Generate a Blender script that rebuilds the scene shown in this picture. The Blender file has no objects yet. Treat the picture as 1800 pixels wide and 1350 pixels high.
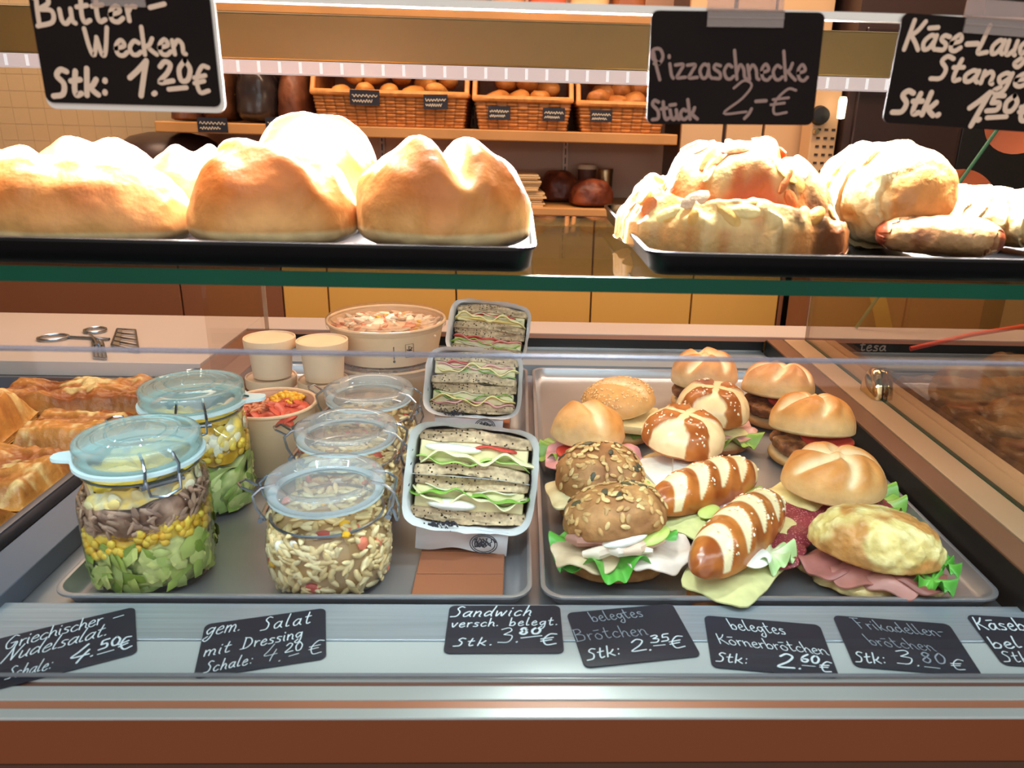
import bpy, math, random
import numpy as np
from mathutils import Vector, Matrix, Euler
S = bpy.context.scene
COL = S.collection
random.seed(7)

# ------------------------------------------------------------------ camera
CT, CYAW, CROLL, CCX, CF, CH = 0.3315, 0.03766, -0.02658, 959.7, 1350.0, 1.25
_F = np.array([math.sin(CYAW)*math.cos(CT), math.cos(CYAW)*math.cos(CT), -math.sin(CT)])
_R0 = np.array([math.cos(CYAW), -math.sin(CYAW), 0.0]); _D0 = np.cross(_F, _R0)
_R = _R0*math.cos(CROLL)+_D0*math.sin(CROLL); _D = -_R0*math.sin(CROLL)+_D0*math.cos(CROLL)
cam_d = bpy.data.cameras.new('camera'); cam = bpy.data.objects.new('camera', cam_d); COL.objects.link(cam)
cam_d.sensor_width = 36.0; cam_d.sensor_fit = 'HORIZONTAL'; cam_d.lens = CF*36/1800
cam_d.shift_x = -(CCX-900)/1800; cam_d.clip_start = 0.02; cam_d.clip_end = 50
Mc = Matrix.Identity(4)
for i in range(3):
    Mc[i][0] = _R[i]; Mc[i][1] = -_D[i]; Mc[i][2] = -_F[i]
Mc[2][3] = CH
cam.matrix_world = Mc
cam_d.dof.use_dof = True; cam_d.dof.focus_distance = 0.95; cam_d.dof.aperture_fstop = 11
S.camera = cam
def ray(u, v): return _R*(u-CCX)/CF+_D*(v-675)/CF+_F
def PZ(u, v, z):
    d = ray(u, v); t = (z-CH)/d[2]; return Vector((d[0]*t, d[1]*t, z))
def PY(u, v, y):
    d = ray(u, v); t = y/d[1]; return Vector((d[0]*t, y, CH+d[2]*t))

# ------------------------------------------------------------------ light and exposure
S.view_settings.view_transform = 'Standard'; S.view_settings.look = 'None'
S.view_settings.gamma = 1.0; S.view_settings.exposure = 0.0; S.view_settings.use_curve_mapping = False
cy = S.cycles
cy.max_bounces = 10; cy.transparent_max_bounces = 40; cy.diffuse_bounces = 4; cy.glossy_bounces = 5
cy.transmission_bounces = 6; cy.caustics_reflective = False; cy.caustics_refractive = False
cy.sample_clamp_indirect = 4.0
W = bpy.data.worlds.new('world'); S.world = W; W.use_nodes = True
W.node_tree.nodes['Background'].inputs[0].default_value = (1.0, 0.84, 0.72, 1)
W.node_tree.nodes['Background'].inputs[1].default_value = 0.20
def area(name, loc, target, sx, sy, power, col, spread=180):
    L = bpy.data.lights.new(name, 'AREA'); L.shape = 'RECTANGLE'; L.size = sx; L.size_y = sy
    L.energy = power; L.color = col; L.spread = math.radians(spread)
    o = bpy.data.objects.new(name, L); COL.objects.link(o); o.location = loc
    o.rotation_euler = (Vector(target)-Vector(loc)).to_track_quat('-Z', 'Y').to_euler()
    return o
# shop ceiling lamps: warm behind the counter, cooler on the customers' side, a white LED strip in the case
area('staff_ceiling_lamp', (-0.3, 1.75, 2.55), (-0.2, 2.1, 0.9), 2.6, 0.35, 46, (1.0, 0.73, 0.52))
area('oven_side_lamp', (1.0, 1.3, 2.5), (0.2, 0.9, 0.9), 0.6, 0.6, 16, (1.0, 0.70, 0.45))
area('customer_ceiling_lamp', (0.0, -0.75, 2.55), (0.0, 0.6, 0.85), 2.4, 0.5, 14, (0.66, 0.93, 1.0))
area('customer_side_fill', (0.0, -1.5, 1.25), (0.0, 1.0, 1.05), 3.2, 1.7, 24, (1.0, 0.95, 0.94))  # added fill from the customers' side, for upright faces inside the case
area('under_shelf_fill', (0.03, 0.5045, 1.1405), (0.03, 0.80, 0.90), 1.5, 0.004, 3.1, (0.80, 0.96, 1.0))  # unseen light added below the shelf edge to brighten the lower goods
area('case_led_lamp', (0.05, 0.838, 1.279), (0.05, 0.60, 1.20), 1.0, 0.022, 38, (1.0, 0.95, 0.93), 62)
area('upper_shelf_led_left', (-0.26, 0.635, 1.375), (-0.26, 0.640, 1.15), 0.46, 0.02, 6.0, (1.0, 0.95, 0.95), 84)
area('upper_shelf_led_right', (0.35, 0.635, 1.375), (0.35, 0.640, 1.15), 0.46, 0.02, 6.0, (1.0, 0.95, 0.95), 84)

# ------------------------------------------------------------------ noise, colours, materials
def _hash(ix, iy, iz, seed):
    h = (ix*374761393 + iy*668265263 + iz*2147483647 + seed*974634777) & 0xffffffff
    h = ((h ^ (h >> 13))*1274126177) & 0xffffffff
    h = h ^ (h >> 16)
    return (h & 0xffff)/32767.5-1.0
def vn(P, sc=1.0, seed=0):
    P = np.asarray(P, float)*sc; I = np.floor(P).astype(np.int64); Fr = P-I; Fr = Fr*Fr*(3-2*Fr)
    out = 0
    for dx in (0, 1):
        wx = Fr[..., 0] if dx else 1-Fr[..., 0]
        for dy in (0, 1):
            wy = Fr[..., 1] if dy else 1-Fr[..., 1]
            for dz in (0, 1):
                wz = Fr[..., 2] if dz else 1-Fr[..., 2]
                out = out+wx*wy*wz*_hash(I[..., 0]+dx, I[..., 1]+dy, I[..., 2]+dz, seed)
    return out
def fbm(P, sc=1.0, seed=0, o=3):
    r = 0; a = 1.0
    for k in range(o):
        r = r+a*vn(P, sc*2**k, seed+k*17); a *= 0.5
    return r
def ss(x, a, b):
    t = np.clip((np.asarray(x, float)-a)/(b-a), 0, 1); return t*t*(3-2*t)
def mixc(a, b, t):
    t = np.asarray(t)[..., None]; return np.asarray(a)*(1-t)+np.asarray(b)*t
def lin(c):
    c = np.asarray(c, float)/255.0
    return np.where(c <= 0.04045, c/12.92, ((c+0.055)/1.055)**2.4)
def C(r, g, b): return tuple(lin((r, g, b)))

MATS = {}
def mat(name, col=None, rough=0.5, metal=0.0, spec=0.5, noise=None, bump=None, emit=None, coat=0.0, speck=None, brushed=False, sss=0):
    """col None reads the colour attribute; noise=(scale, amount); bump=(scale, height); speck=(scale, threshold, colour)"""
    if name in MATS: return MATS[name]
    m = bpy.data.materials.new(name); m.use_nodes = True; nt = m.node_tree; N = nt.nodes; Lk = nt.links
    b = N['Principled BSDF']
    b.inputs['Roughness'].default_value = rough; b.inputs['Metallic'].default_value = metal
    b.inputs['Specular IOR Level'].default_value = spec
    if coat: b.inputs['Coat Weight'].default_value = coat; b.inputs['Coat Roughness'].default_value = 0.15
    if sss:
        b.inputs['Subsurface Weight'].default_value = sss; b.inputs['Subsurface Radius'].default_value = (0.006, 0.003, 0.0015)
        b.inputs['Subsurface Scale'].default_value = 1.0
    tc = N.new('ShaderNodeTexCoord'); src = None
    if col is None:
        a = N.new('ShaderNodeAttribute'); a.attribute_name = 'col'; src = a.outputs['Color']
    else:
        r = N.new('ShaderNodeRGB'); r.outputs[0].default_value = (*col, 1); src = r.outputs[0]
    vec = tc.outputs['Object']
    if brushed:
        mp = N.new('ShaderNodeMapping'); mp.inputs['Scale'].default_value = (1.0, 60.0, 60.0); Lk.new(vec, mp.inputs['Vector']); vecn = mp.outputs[0]
    else: vecn = vec
    if noise:
        t = N.new('ShaderNodeTexNoise'); t.inputs['Scale'].default_value = noise[0]; t.inputs['Detail'].default_value = 4
        Lk.new(vecn, t.inputs['Vector'])
        mr = N.new('ShaderNodeMapRange'); mr.inputs[1].default_value = 0.25; mr.inputs[2].default_value = 0.75
        mr.inputs[3].default_value = 1-noise[1]; mr.inputs[4].default_value = 1+noise[1]
        Lk.new(t.outputs['Fac'], mr.inputs[0])
        mx = N.new('ShaderNodeVectorMath'); mx.operation = 'SCALE'; Lk.new(src, mx.inputs[0]); Lk.new(mr.outputs[0], mx.inputs['Scale'])
        src = mx.outputs[0]
    if speck:
        v = N.new('ShaderNodeTexVoronoi'); v.inputs['Scale'].default_value = speck[0]; Lk.new(vec, v.inputs['Vector'])
        lt = N.new('ShaderNodeMath'); lt.operation = 'LESS_THAN'; lt.inputs[1].default_value = speck[1]; Lk.new(v.outputs['Distance'], lt.inputs[0])
        mm = N.new('ShaderNodeMix'); mm.data_type = 'RGBA'; Lk.new(lt.outputs[0], mm.inputs[0]); Lk.new(src, mm.inputs[6])
        mm.inputs[7].default_value = (*speck[2], 1); src = mm.outputs[2]
    Lk.new(src, b.inputs['Base Color'])
    if bump:
        t = N.new('ShaderNodeTexNoise'); t.inputs['Scale'].default_value = bump[0]; t.inputs['Detail'].default_value = 5
        Lk.new(vecn, t.inputs['Vector'])
        bp = N.new('ShaderNodeBump'); bp.inputs['Strength'].default_value = 1.0; bp.inputs['Distance'].default_value = bump[1]
        Lk.new(t.outputs['Fac'], bp.inputs['Height']); Lk.new(bp.outputs[0], b.inputs['Normal'])
    if emit:
        b.inputs['Emission Color'].default_value = (*emit[0], 1); b.inputs['Emission Strength'].default_value = emit[1]
    MATS[name] = m
    return m
def glass(name, tint=(1, 1, 1), k=1.0, rough=0.02, body=0.0, body_col=(0.7, 0.9, 0.88), edge=None):
    """clear glass: see-through with Fresnel reflections, a tint, an optional milky body and darker glancing edges"""
    if name in MATS: return MATS[name]
    m = bpy.data.materials.new(name); m.use_nodes = True; nt = m.node_tree; N = nt.nodes; Lk = nt.links; N.clear()
    out = N.new('ShaderNodeOutputMaterial')
    tr = N.new('ShaderNodeBsdfTransparent'); tr.inputs[0].default_value = (*tint, 1)
    if edge:
        lw = N.new('ShaderNodeLayerWeight'); lw.inputs[0].default_value = 0.35
        mm = N.new('ShaderNodeMix'); mm.data_type = 'RGBA'; Lk.new(lw.outputs['Facing'], mm.inputs[0])
        mm.inputs[6].default_value = (*tint, 1); mm.inputs[7].default_value = (*edge, 1); Lk.new(mm.outputs[2], tr.inputs[0])
    gl = N.new('ShaderNodeBsdfGlossy'); gl.inputs['Roughness'].default_value = rough
    fr = N.new('ShaderNodeLayerWeight'); fr.inputs[0].default_value = 0.5
    pw = N.new('ShaderNodeMath'); pw.operation = 'POWER'; pw.inputs[1].default_value = 4.5; Lk.new(fr.outputs['Facing'], pw.inputs[0])
    mu = N.new('ShaderNodeMath'); mu.operation = 'MULTIPLY_ADD'; mu.inputs[1].default_value = 0.95*k; mu.inputs[2].default_value = 0.045*k; mu.use_clamp = True
    Lk.new(pw.outputs[0], mu.inputs[0])
    sh = tr.outputs[0]
    if body:
        df = N.new('ShaderNodeBsdfDiffuse'); df.inputs[0].default_value = (*body_col, 1)
        m1 = N.new('ShaderNodeMixShader'); m1.inputs[0].default_value = body
        Lk.new(sh, m1.inputs[1]); Lk.new(df.outputs[0], m1.inputs[2]); sh = m1.outputs[0]
    m2 = N.new('ShaderNodeMixShader'); Lk.new(mu.outputs[0], m2.inputs[0]); Lk.new(sh, m2.inputs[1]); Lk.new(gl.outputs[0], m2.inputs[2])
    Lk.new(m2.outputs[0], out.inputs[0]); MATS[name] = m
    return m

M_steel = mat('brushed_steel', C(168, 178, 188), 0.36, 0.45, noise=(6, 0.12), bump=(4, 0.0006), brushed=True)
M_tray = mat('tray_steel', C(182, 182, 188), 0.34, 0.72, noise=(9, 0.16), bump=(30, 0.0004))
M_chrome = mat('chrome', C(205, 203, 200), 0.12, 1.0)
M_brass = mat('polished_metal', C(212, 190, 140), 0.12, 1.0)
M_wire = mat('steel_wire', C(168, 176, 188), 0.25, 1.0)
M_black = mat('black_enamel', C(7, 7, 9), 0.32, 0.0, 0.22)
M_blackgap = mat('black_plastic', C(9, 9, 10), 0.5)
M_white = mat('white_laminate', C(180, 187, 187), 0.32, 0.0, 0.5, noise=(3, 0.03))
M_brownfront = mat('brown_front_laminate', C(128, 68, 38), 0.45, noise=(2.0, 0.05))
M_brown = mat('brown_beam_laminate', C(122, 84, 62), 0.4, noise=(8, 0.08))
M_beige = mat('beige_beam_laminate', C(186, 150, 116), 0.42, noise=(8, 0.06))
M_plinth = mat('dark_plinth', C(80, 52, 38), 0.6)
M_ochre = mat('ochre_laminate', C(226, 176, 92), 0.45, noise=(2, 0.05))
M_wood = mat('oak_board', C(196, 140, 80), 0.45, noise=(5, 0.18), bump=(40, 0.0003), brushed=False)
M_tile = mat('beige_tile', C(206, 178, 136), 0.4)
M_panel = mat('back_panel', C(192, 150, 124), 0.6, noise=(1.5, 0.06))
M_slate = mat('chalkboard', C(34, 35, 48), 0.55, 0.0, 0.35, noise=(18, 0.22))
M_slate_warm = mat('chalkboard_warm', C(26, 18, 16), 0.65, 0.0, 0.1, noise=(18, 0.18))
M_chalk = mat('chalk_ink', C(214, 226, 232), 0.8)
M_chalk_dim = mat('chalk_ink_thin', C(150, 158, 170), 0.8)
M_chalk_warm = mat('chalk_ink_warm', C(222, 190, 166), 0.8)
M_chalk_dark = mat('chalk_ink_faded', C(150, 120, 110), 0.8)
M_clear = glass('clear_glass', (0.97, 0.99, 0.98), 0.55)
M_front = glass('front_pane_glass', (0.975, 0.99, 0.995), 0.5)
M_part = glass('partition_glass', (0.78, 0.72, 0.66), 1.7)
M_partl = glass('partition_glass_clear', (0.95, 0.92, 0.89), 0.3)
M_edge = mat('green_glass_edge', C(8, 74, 54), 0.45, 0.0, 0.15, noise=(3, 0.45))
M_shelf = glass('shelf_glass', (0.86, 0.93, 0.91), 1.0)
M_jar = glass('jar_glass', (0.99, 1.0, 0.99), 0.9, edge=(0.74, 0.84, 0.80))
M_jarclear = glass('jar_glass_clear', (0.99, 0.995, 0.995), 0.9, edge=(0.78, 0.82, 0.84))
M_lid = glass('jar_lid_glass', (0.93, 0.97, 0.97), 1.0, body=0.30, body_col=(0.58, 0.82, 0.82), edge=(0.42, 0.56, 0.52))
M_lidclear = glass('jar_lid_glass_clear', (0.96, 0.97, 0.97), 1.0, body=0.22, body_col=(0.72, 0.78, 0.80), edge=(0.72, 0.75, 0.78))
M_lidpla = glass('clear_plastic', (0.95, 0.93, 0.9), 1.0, body=0.04, body_col=(0.9, 0.85, 0.8))
M_crust = mat('bread_crust', None, 0.42, noise=(55, 0.16), bump=(120, 0.0010), spec=0.35)
M_crumb = mat('bread_crumb', None, 0.8, noise=(160, 0.22), bump=(220, 0.0012), spec=0.2)
M_pretzel = mat('pretzel_skin', None, 0.27, noise=(60, 0.10), bump=(120, 0.00025), spec=0.5)
M_food = mat('moist_food', None, 0.38, noise=(90, 0.12), bump=(120, 0.0005), spec=0.5)
M_leaf = mat('lettuce_leaf', None, 0.35, noise=(60, 0.16), bump=(90, 0.0008), spec=0.5)
M_meat = mat('minced_meat', None, 0.45, noise=(140, 0.5), bump=(160, 0.0022), spec=0.5)
M_salami = mat('salami_slice', C(142, 52, 62), 0.4, noise=(60, 0.1), speck=(420, 0.28, C(205, 130, 130)))
M_pastry = mat('puff_pastry', None, 0.38, noise=(60, 0.22), bump=(95, 0.0022), spec=0.45)
M_seeded = mat('dark_seeded_crumb', None, 0.75, noise=(200, 0.35), bump=(230, 0.0026), spec=0.2, speck=(250, 0.24, C(58, 46, 36)))
M_seed = mat('seed', None, 0.5, noise=(200, 0.25))
M_paper = mat('wrapping_paper', C(214, 216, 220), 0.55, noise=(14, 0.06), bump=(35, 0.0008))
M_ink = mat('black_print', C(42, 44, 54), 0.7)
M_kraft = mat('kraft_board', C(230, 198, 162), 0.6, noise=(30, 0.05))
M_kraftside = mat('kraft_cup_wall', C(220, 190, 154), 0.6, noise=(40, 0.06))
M_board = mat('brown_riser_board', C(152, 92, 62), 0.45, noise=(3, 0.06))
M_rubber = mat('white_rubber', C(206, 226, 230), 0.45)
M_wicker = mat('wicker', None, 0.5, noise=(50, 0.25))
M_led = mat('led_diffuser', C(96, 88, 88), 0.3, emit=((1.0, 0.87, 0.86), 0.42))
M_led_dot = mat('led_dot', C(130, 130, 130), 0.3, emit=((0.96, 0.97, 1.0), 0.62))
M_fix = mat('bronze_cover', C(78, 66, 24), 0.36, 0.2, noise=(1.2, 0.05))
M_dark = mat('dark_brown_metal', C(66, 48, 44), 0.35, 0.2, noise=(4, 0.1))
M_oven = mat('oven_glass', C(52, 38, 36), 0.15, 0.0, 0.6)
M_orange = mat('orange_paper', C(232, 120, 72), 0.6)
M_green = mat('green_stick', C(60, 118, 86), 0.5)
M_red = mat('red_plastic', C(214, 70, 56), 0.35)

# ------------------------------------------------------------------ mesh building
def xf(M, V):
    V = np.asarray(V, float); A = np.array(M)[:3, :3]; t = np.array(M)[:3, 3]; return V@A.T+t
class MB:
    def __init__(s): s.v = []; s.f = []; s.c = []; s.n = 0
    def add(s, V, Fc, col=None, M=None):
        V = np.asarray(V, float).reshape(-1, 3)
        if M is not None: V = xf(M, V)
        if col is None: col = (0.8, 0.8, 0.8)
        col = np.asarray(col, float)
        if col.ndim == 1: col = np.tile(col, (len(V), 1))
        s.v.append(V); s.c.append(col); s.f += [tuple(i+s.n for i in f) for f in Fc]; s.n += len(V); return s
    def box(s, x0, x1, y0, y1, z0, z1, col=None, M=None, bev=0.0):
        if bev <= 0:
            V = [(x0, y0, z0), (x1, y0, z0), (x1, y1, z0), (x0, y1, z0), (x0, y0, z1), (x1, y0, z1), (x1, y1, z1), (x0, y1, z1)]
            return s.add(V, [(0, 3, 2, 1), (4, 5, 6, 7), (0, 1, 5, 4), (1, 2, 6, 5), (2, 3, 7, 6), (3, 0, 4, 7)], col, M)
        # rounded outline in xy, chamfered top and bottom
        b = min(bev, (x1-x0)/2.01, (y1-y0)/2.01, (z1-z0)/2.01)
        def ring(ins, z):
            r = b-ins*0.999; P = []
            for cx, cyy, a0 in ((x1-b, y1-b, 0), (x0+b, y1-b, 90), (x0+b, y0+b, 180), (x1-b, y0+b, 270)):
                for k in range(5):
                    a = math.radians(a0+k*22.5); P.append((cx+r*math.cos(a), cyy+r*math.sin(a), z))
            return P
        rows = [ring(b, z0), ring(b*0.3, z0+b*0.3), ring(0, z0+b), ring(0, z1-b), ring(b*0.3, z1-b*0.3), ring(b, z1)]
        return s.rows(rows, col, M, True, True)
    def rows(s, rows, col=None, M=None, cap0=False, cap1=False, closed=True):
        n = len(rows[0]); V = [p for r in rows for p in r]; Fc = []
        for j in range(len(rows)-1):
            for i in range(n if closed else n-1):
                k = (i+1) % n; Fc.append((j*n+i, j*n+k, (j+1)*n+k, (j+1)*n+i))
        if cap0: Fc.append(tuple(reversed(range(n))))
        if cap1: Fc.append(tuple(range((len(rows)-1)*n, len(rows)*n)))
        return s.add(V, Fc, col, M)
    def grid(s, X, Y, Z, col=None, M=None, wrap=True, pole0=False, pole1=False):
        """X,Y,Z arrays (rows, cols); cols wrap; poles collapse the first / last row"""
        m, n = X.shape; V = np.stack([X, Y, Z], -1); cc = None
        if col is not None:
            cc = np.asarray(col, float)
            if cc.ndim == 1: cc = np.tile(cc, (m, n, 1))
        r0 = 1 if pole0 else 0; r1 = m-1 if pole1 else m
        body = V[r0:r1].reshape(-1, 3); Vs = [body]; cs = [cc[r0:r1].reshape(-1, 3)] if cc is not None else None
        Fc = []; R = r1-r0; kk = n if wrap else n-1
        for j in range(R-1):
            for i in range(kk):
                k = (i+1) % n; Fc.append((j*n+i, j*n+k, (j+1)*n+k, (j+1)*n+i))
        q = R*n
        if pole0:
            Vs.append(V[0].mean(0)[None]); 
            if cs is not None: cs.append(cc[0].mean(0)[None])
            for i in range(kk): Fc.append((q, (i+1) % n, i))
            q += 1
        if pole1:
            Vs.append(V[-1].mean(0)[None])
            if cs is not None: cs.append(cc[-1].mean(0)[None])
            for i in range(kk): Fc.append((q, (R-1)*n+i, (R-1)*n+(i+1) % n))
        return s.add(np.concatenate(Vs), Fc, np.concatenate(cs) if cs is not None else None, M)
    def tube(s, pts, r, n=8, col=None, M=None, closed=False):
        P = [Vector(p) for p in pts]; m = len(P); rows = []; up = None
        for i in range(m):
            a = P[i-1] if (i > 0 or closed) else P[i]; b = P[(i+1) % m] if (i < m-1 or closed) else P[i]
            t = (b-a).normalized()
            if up is None:
                up = Vector((0, 0, 1)) if abs(t.z) < 0.9 else Vector((1, 0, 0))
            u = (up-t*up.dot(t)); u = u.normalized() if u.length > 1e-6 else t.orthogonal().normalized()
            w = t.cross(u); up = u
            rr = r[i] if hasattr(r, '__len__') else r
            rows.append([P[i]+(u*math.cos(2*math.pi*k/n)+w*math.sin(2*math.pi*k/n))*rr for k in range(n)])
        if closed: rows.append(rows[0]); return s.rows(rows, col, M)
        return s.rows(rows, col, M, True, True)
    def lathe(s, prof, n=48, col=None, M=None, cap0=False, cap1=False, rf=None):
        rows = []
        for r, z in prof:
            rows.append([((r*(rf(2*math.pi*k/n, z) if rf else 1))*math.cos(2*math.pi*k/n), (r*(rf(2*math.pi*k/n, z) if rf else 1))*math.sin(2*math.pi*k/n), z) for k in range(n)])
        return s.rows(rows, col, M, cap0, cap1)
    def ell(s, c, r, col=None, M=None, n=8, m=5):
        ph = np.linspace(0, math.pi, m+1)[:, None]; th = np.linspace(0, 2*math.pi, n, endpoint=False)[None]
        X = r[0]*np.sin(ph)*np.cos(th); Yy = r[1]*np.sin(ph)*np.sin(th); Z = r[2]*np.cos(ph)*np.ones_like(th)
        T = Matrix.Translation(c) @ M if M is not None else Matrix.Translation(c)
        return s.grid(X, Yy, Z, col, T, True, True, True)
    def build(s, name, m, parent=None, smooth=True):
        me = bpy.data.meshes.new(name); V = np.concatenate(s.v)
        me.from_pydata(V.tolist(), [], s.f); me.update()
        if m is not None: me.materials.append(m)
        at = me.color_attributes.new('col', 'FLOAT_COLOR', 'POINT')
        cc = np.concatenate(s.c); cc = np.concatenate([cc, np.ones((len(cc), 1))], 1).astype(np.float32)
        at.data.foreach_set('color', cc.ravel())
        if smooth:
            me.polygons.foreach_set('use_smooth', [True]*len(me.polygons))
            try: me.set_sharp_from_angle(angle=math.radians(42))
            except Exception: pass
        o = bpy.data.objects.new(name, me); COL.objects.link(o)
        if parent is not None: o.parent = parent
        return o
def thing(name, label, cat, M=None, group=None):
    o = bpy.data.objects.new(name, None); COL.objects.link(o); o.empty_display_size = 0.02
    if M is not None: o.matrix_world = M
    o['label'] = label; o['category'] = cat
    if group: o['group'] = group
    return o
def tag(o, label, cat, group=None, kind=None):
    o['label'] = label; o['category'] = cat
    if group: o['group'] = group
    if kind: o['kind'] = kind
    return o
def struct(o): o['kind'] = 'structure'; return o
def MT(x, y, z, rz=0, rx=0, ry=0):
    return Matrix.Translation((x, y, z)) @ Matrix.Rotation(math.radians(rz), 4, 'Z') @ Matrix.Rotation(math.radians(rx), 4, 'X') @ Matrix.Rotation(math.radians(ry), 4, 'Y')
def copy_tree(o, M, label=None, group=None, par=None):
    c = o.copy(); COL.objects.link(c)
    if par is None:
        c.matrix_world = M
        if label: c['label'] = label
        if group: c['group'] = group
    else: c.parent = par
    for ch in list(o.children): copy_tree(ch, None, par=c)
    return c

# ================================================================== the room
def slabobj(name, x0, x1, y0, y1, z0, z1, m, label=None, bev=0):
    b = MB().box(x0, x1, y0, y1, z0, z1, bev=bev); o = struct(b.build(name, m, smooth=False))
    if label: o['label'] = label; o['category'] = name.split('_')[0]
    return o
M_floor = mat('floor_tile', C(120, 100, 84), 0.5, noise=(4, 0.1))
M_wallp = mat('plaster_wall', C(206, 176, 140), 0.8)
slabobj('floor', -3, 3, -1.6, 2.7, -0.05, 0, M_floor, 'brown tiled shop floor under the counter')
slabobj('ceiling', -3, 3, -1.6, 2.7, 2.8, 2.85, M_wallp, 'cream shop ceiling above the counter')
slabobj('wall_left', -3.05, -3, -1.6, 2.7, 0, 2.8, M_wallp, 'plain cream wall at the left end of the shop')
slabobj('wall_right', 3, 3.05, -1.6, 2.7, 0, 2.8, M_wallp, 'plain cream wall at the right end of the shop')
# tiled back wall
b = MB(); ts = 0.0495
b.box(-3, 3, 2.632, 2.68, 0, 2.8)
for i in range(int(1.9/ts)):
    for j in range(int(1.7/ts)):
        x = -1.86+i*ts; z = 0.7+j*ts
        if x > -0.7: continue
        b.box(x, x+ts-0.0012, 2.6305, 2.634, z, z+ts-0.0012)
o = struct(b.build('wall_back', M_tile, smooth=False)); o['label'] = 'beige tiled wall behind the bread shelves'; o['category'] = 'wall'

# ------------------------------------------------------------------ back shelving
t = thing('shelf_back_panel', 'pinkish beige wall panel with slotted rails behind the bread shelves', 'panel', MT(-0.2, 2.6, 1.0112))
b = MB().box(-0.83, 0.66, 0.0, 0.02, 0.0, 1.2); b.build('panel', M_panel, t, False)
for px in (672, 832, 994):
    x = PY(px, 270, 2.59)[0]+0.2
    b = MB().box(x-0.009, x+0.009, -0.008, 0.0, 0.0, 1.2)
    for k in range(40):
        b.box(x-0.0018, x+0.0018, -0.0085, -0.0079, 0.02+k*0.028, 0.038+k*0.028)
    o = b.build('slotted_rail', mat('rail_grey', C(150, 112, 90), 0.4, 0.3), t, False)
    bb = MB()
    for k in range(40): bb.box(x-0.002, x+0.002, -0.0092, -0.0081, 0.02+k*0.028, 0.040+k*0.028)
    bb.build('slot', M_blackgap, o, False)
def wall_shelf(name, x0, x1, y0, y1, z0, z1, label):
    o = MB().box(x0, x1, y0, y1, z0, z1, bev=0.003).build(name, M_wood, None, False); tag(o, label, 'shelf'); return o
SHZ = 1.2195
wall_shelf('wall_shelf', -1.007, 0.436, 2.25, 2.5905, 1.1905, SHZ, 'long oak wall shelf carrying the wicker baskets and dark loaves')
wall_shelf('upper_wall_shelf', -1.0, 0.436, 2.25, 2.5905, 1.497, 1.525, 'upper oak wall shelf holding packets at the top of the picture')
# back counter
t = thing('back_counter', 'ochre cupboard counter with oak top behind the display case', 'counter', MT(0, 2.26, 0))
MB().box(-1.6, 0.80, -0.01, 0.34, 0.988, 1.0105, bev=0.003).build('worktop', M_wood, t, False)
MB().box(-1.6, 0.80, 0.02, 0.34, 0.0, 0.988).build('carcass', M_dark, t, False)
M_browndoor = mat('brown_door_laminate', C(138, 88, 62), 0.5, noise=(2, 0.06))
gx = [-1.6, -1.0, -0.702, -0.569, -0.19, 0.214, 0.518, 0.783, 0.80]
for a, c in zip(gx[:-1], gx[1:]):
    MB().box(a+0.0025, c-0.0025, 0.0, 0.02, 0.08, 0.982, bev=0.002).build('door', M_ochre if -0.71 < a < 0.7 else M_browndoor, t, False)

# baskets with rolls ------------------------------------------------
def basket_mesh(w, d, h, fl=0.012):
    """tapered wicker box: woven strands over upright stakes, plaited rim"""
    b = MB()
    def side(n, rows, P0, P1, nrm):
        # P0->P1 bottom edge ; flares outward with height
        U = np.linspace(0, 1, n*6+1)[None]; Vv = np.linspace(0, 1, rows*4+1)[:, None]
        wv = np.where((np.floor(Vv*rows)+np.floor(U*n)) % 2 < 1, 1.0, -1.0)*np.abs(np.sin(U*n*math.pi))
        rr = np.abs(np.sin(Vv*rows*math.pi))
        off = 0.0012*wv+0.0022*rr-0.002*(1-ss(np.abs(np.sin(U*n*math.pi)), 0, 0.4))
        P0 = np.array(P0); P1 = np.array(P1); nr = np.array(nrm)
        base = P0*(1-U[..., None])+P1*U[..., None]
        V = base+np.array([0, 0, 1.0])*(Vv[..., None]*h)+nr*(off+fl*Vv)[..., None]
        # flare sideways too
        ctr = (P0+P1)/2; V = V+(base-ctr)*(Vv[..., None]*2*fl/np.linalg.norm(P1-P0))
        tone = (0.62+0.38*rr)*(0.62+0.38*ss(np.abs(np.sin(U*n*math.pi)), 0.0, 0.35))*(0.94+0.06*wv)
        c = np.array(C(208, 132, 66))[None, None]*tone[..., None]
        b.grid(V[..., 0], V[..., 1], V[..., 2], c, None, wrap=False)
    rows = max(8, int(h/0.0085))
    hw, hd = w/2, d/2
    side(int(w/0.026), rows, (-hw, -hd, 0), (hw, -hd, 0), (0, -1, 0))
    side(int(d/0.026), rows, (hw, -hd, 0), (hw, hd, 0), (1, 0, 0))
    side(int(w/0.026), rows, (hw, hd, 0), (-hw, hd, 0), (0, 1, 0))
    side(int(d/0.026), rows, (-hw, hd, 0), (-hw, -hd, 0), (-1, 0, 0))
    b.box(-hw, hw, -hd, hd, 0, 0.006, C(170, 100, 50))
    return b
ROLLS = []
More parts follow.
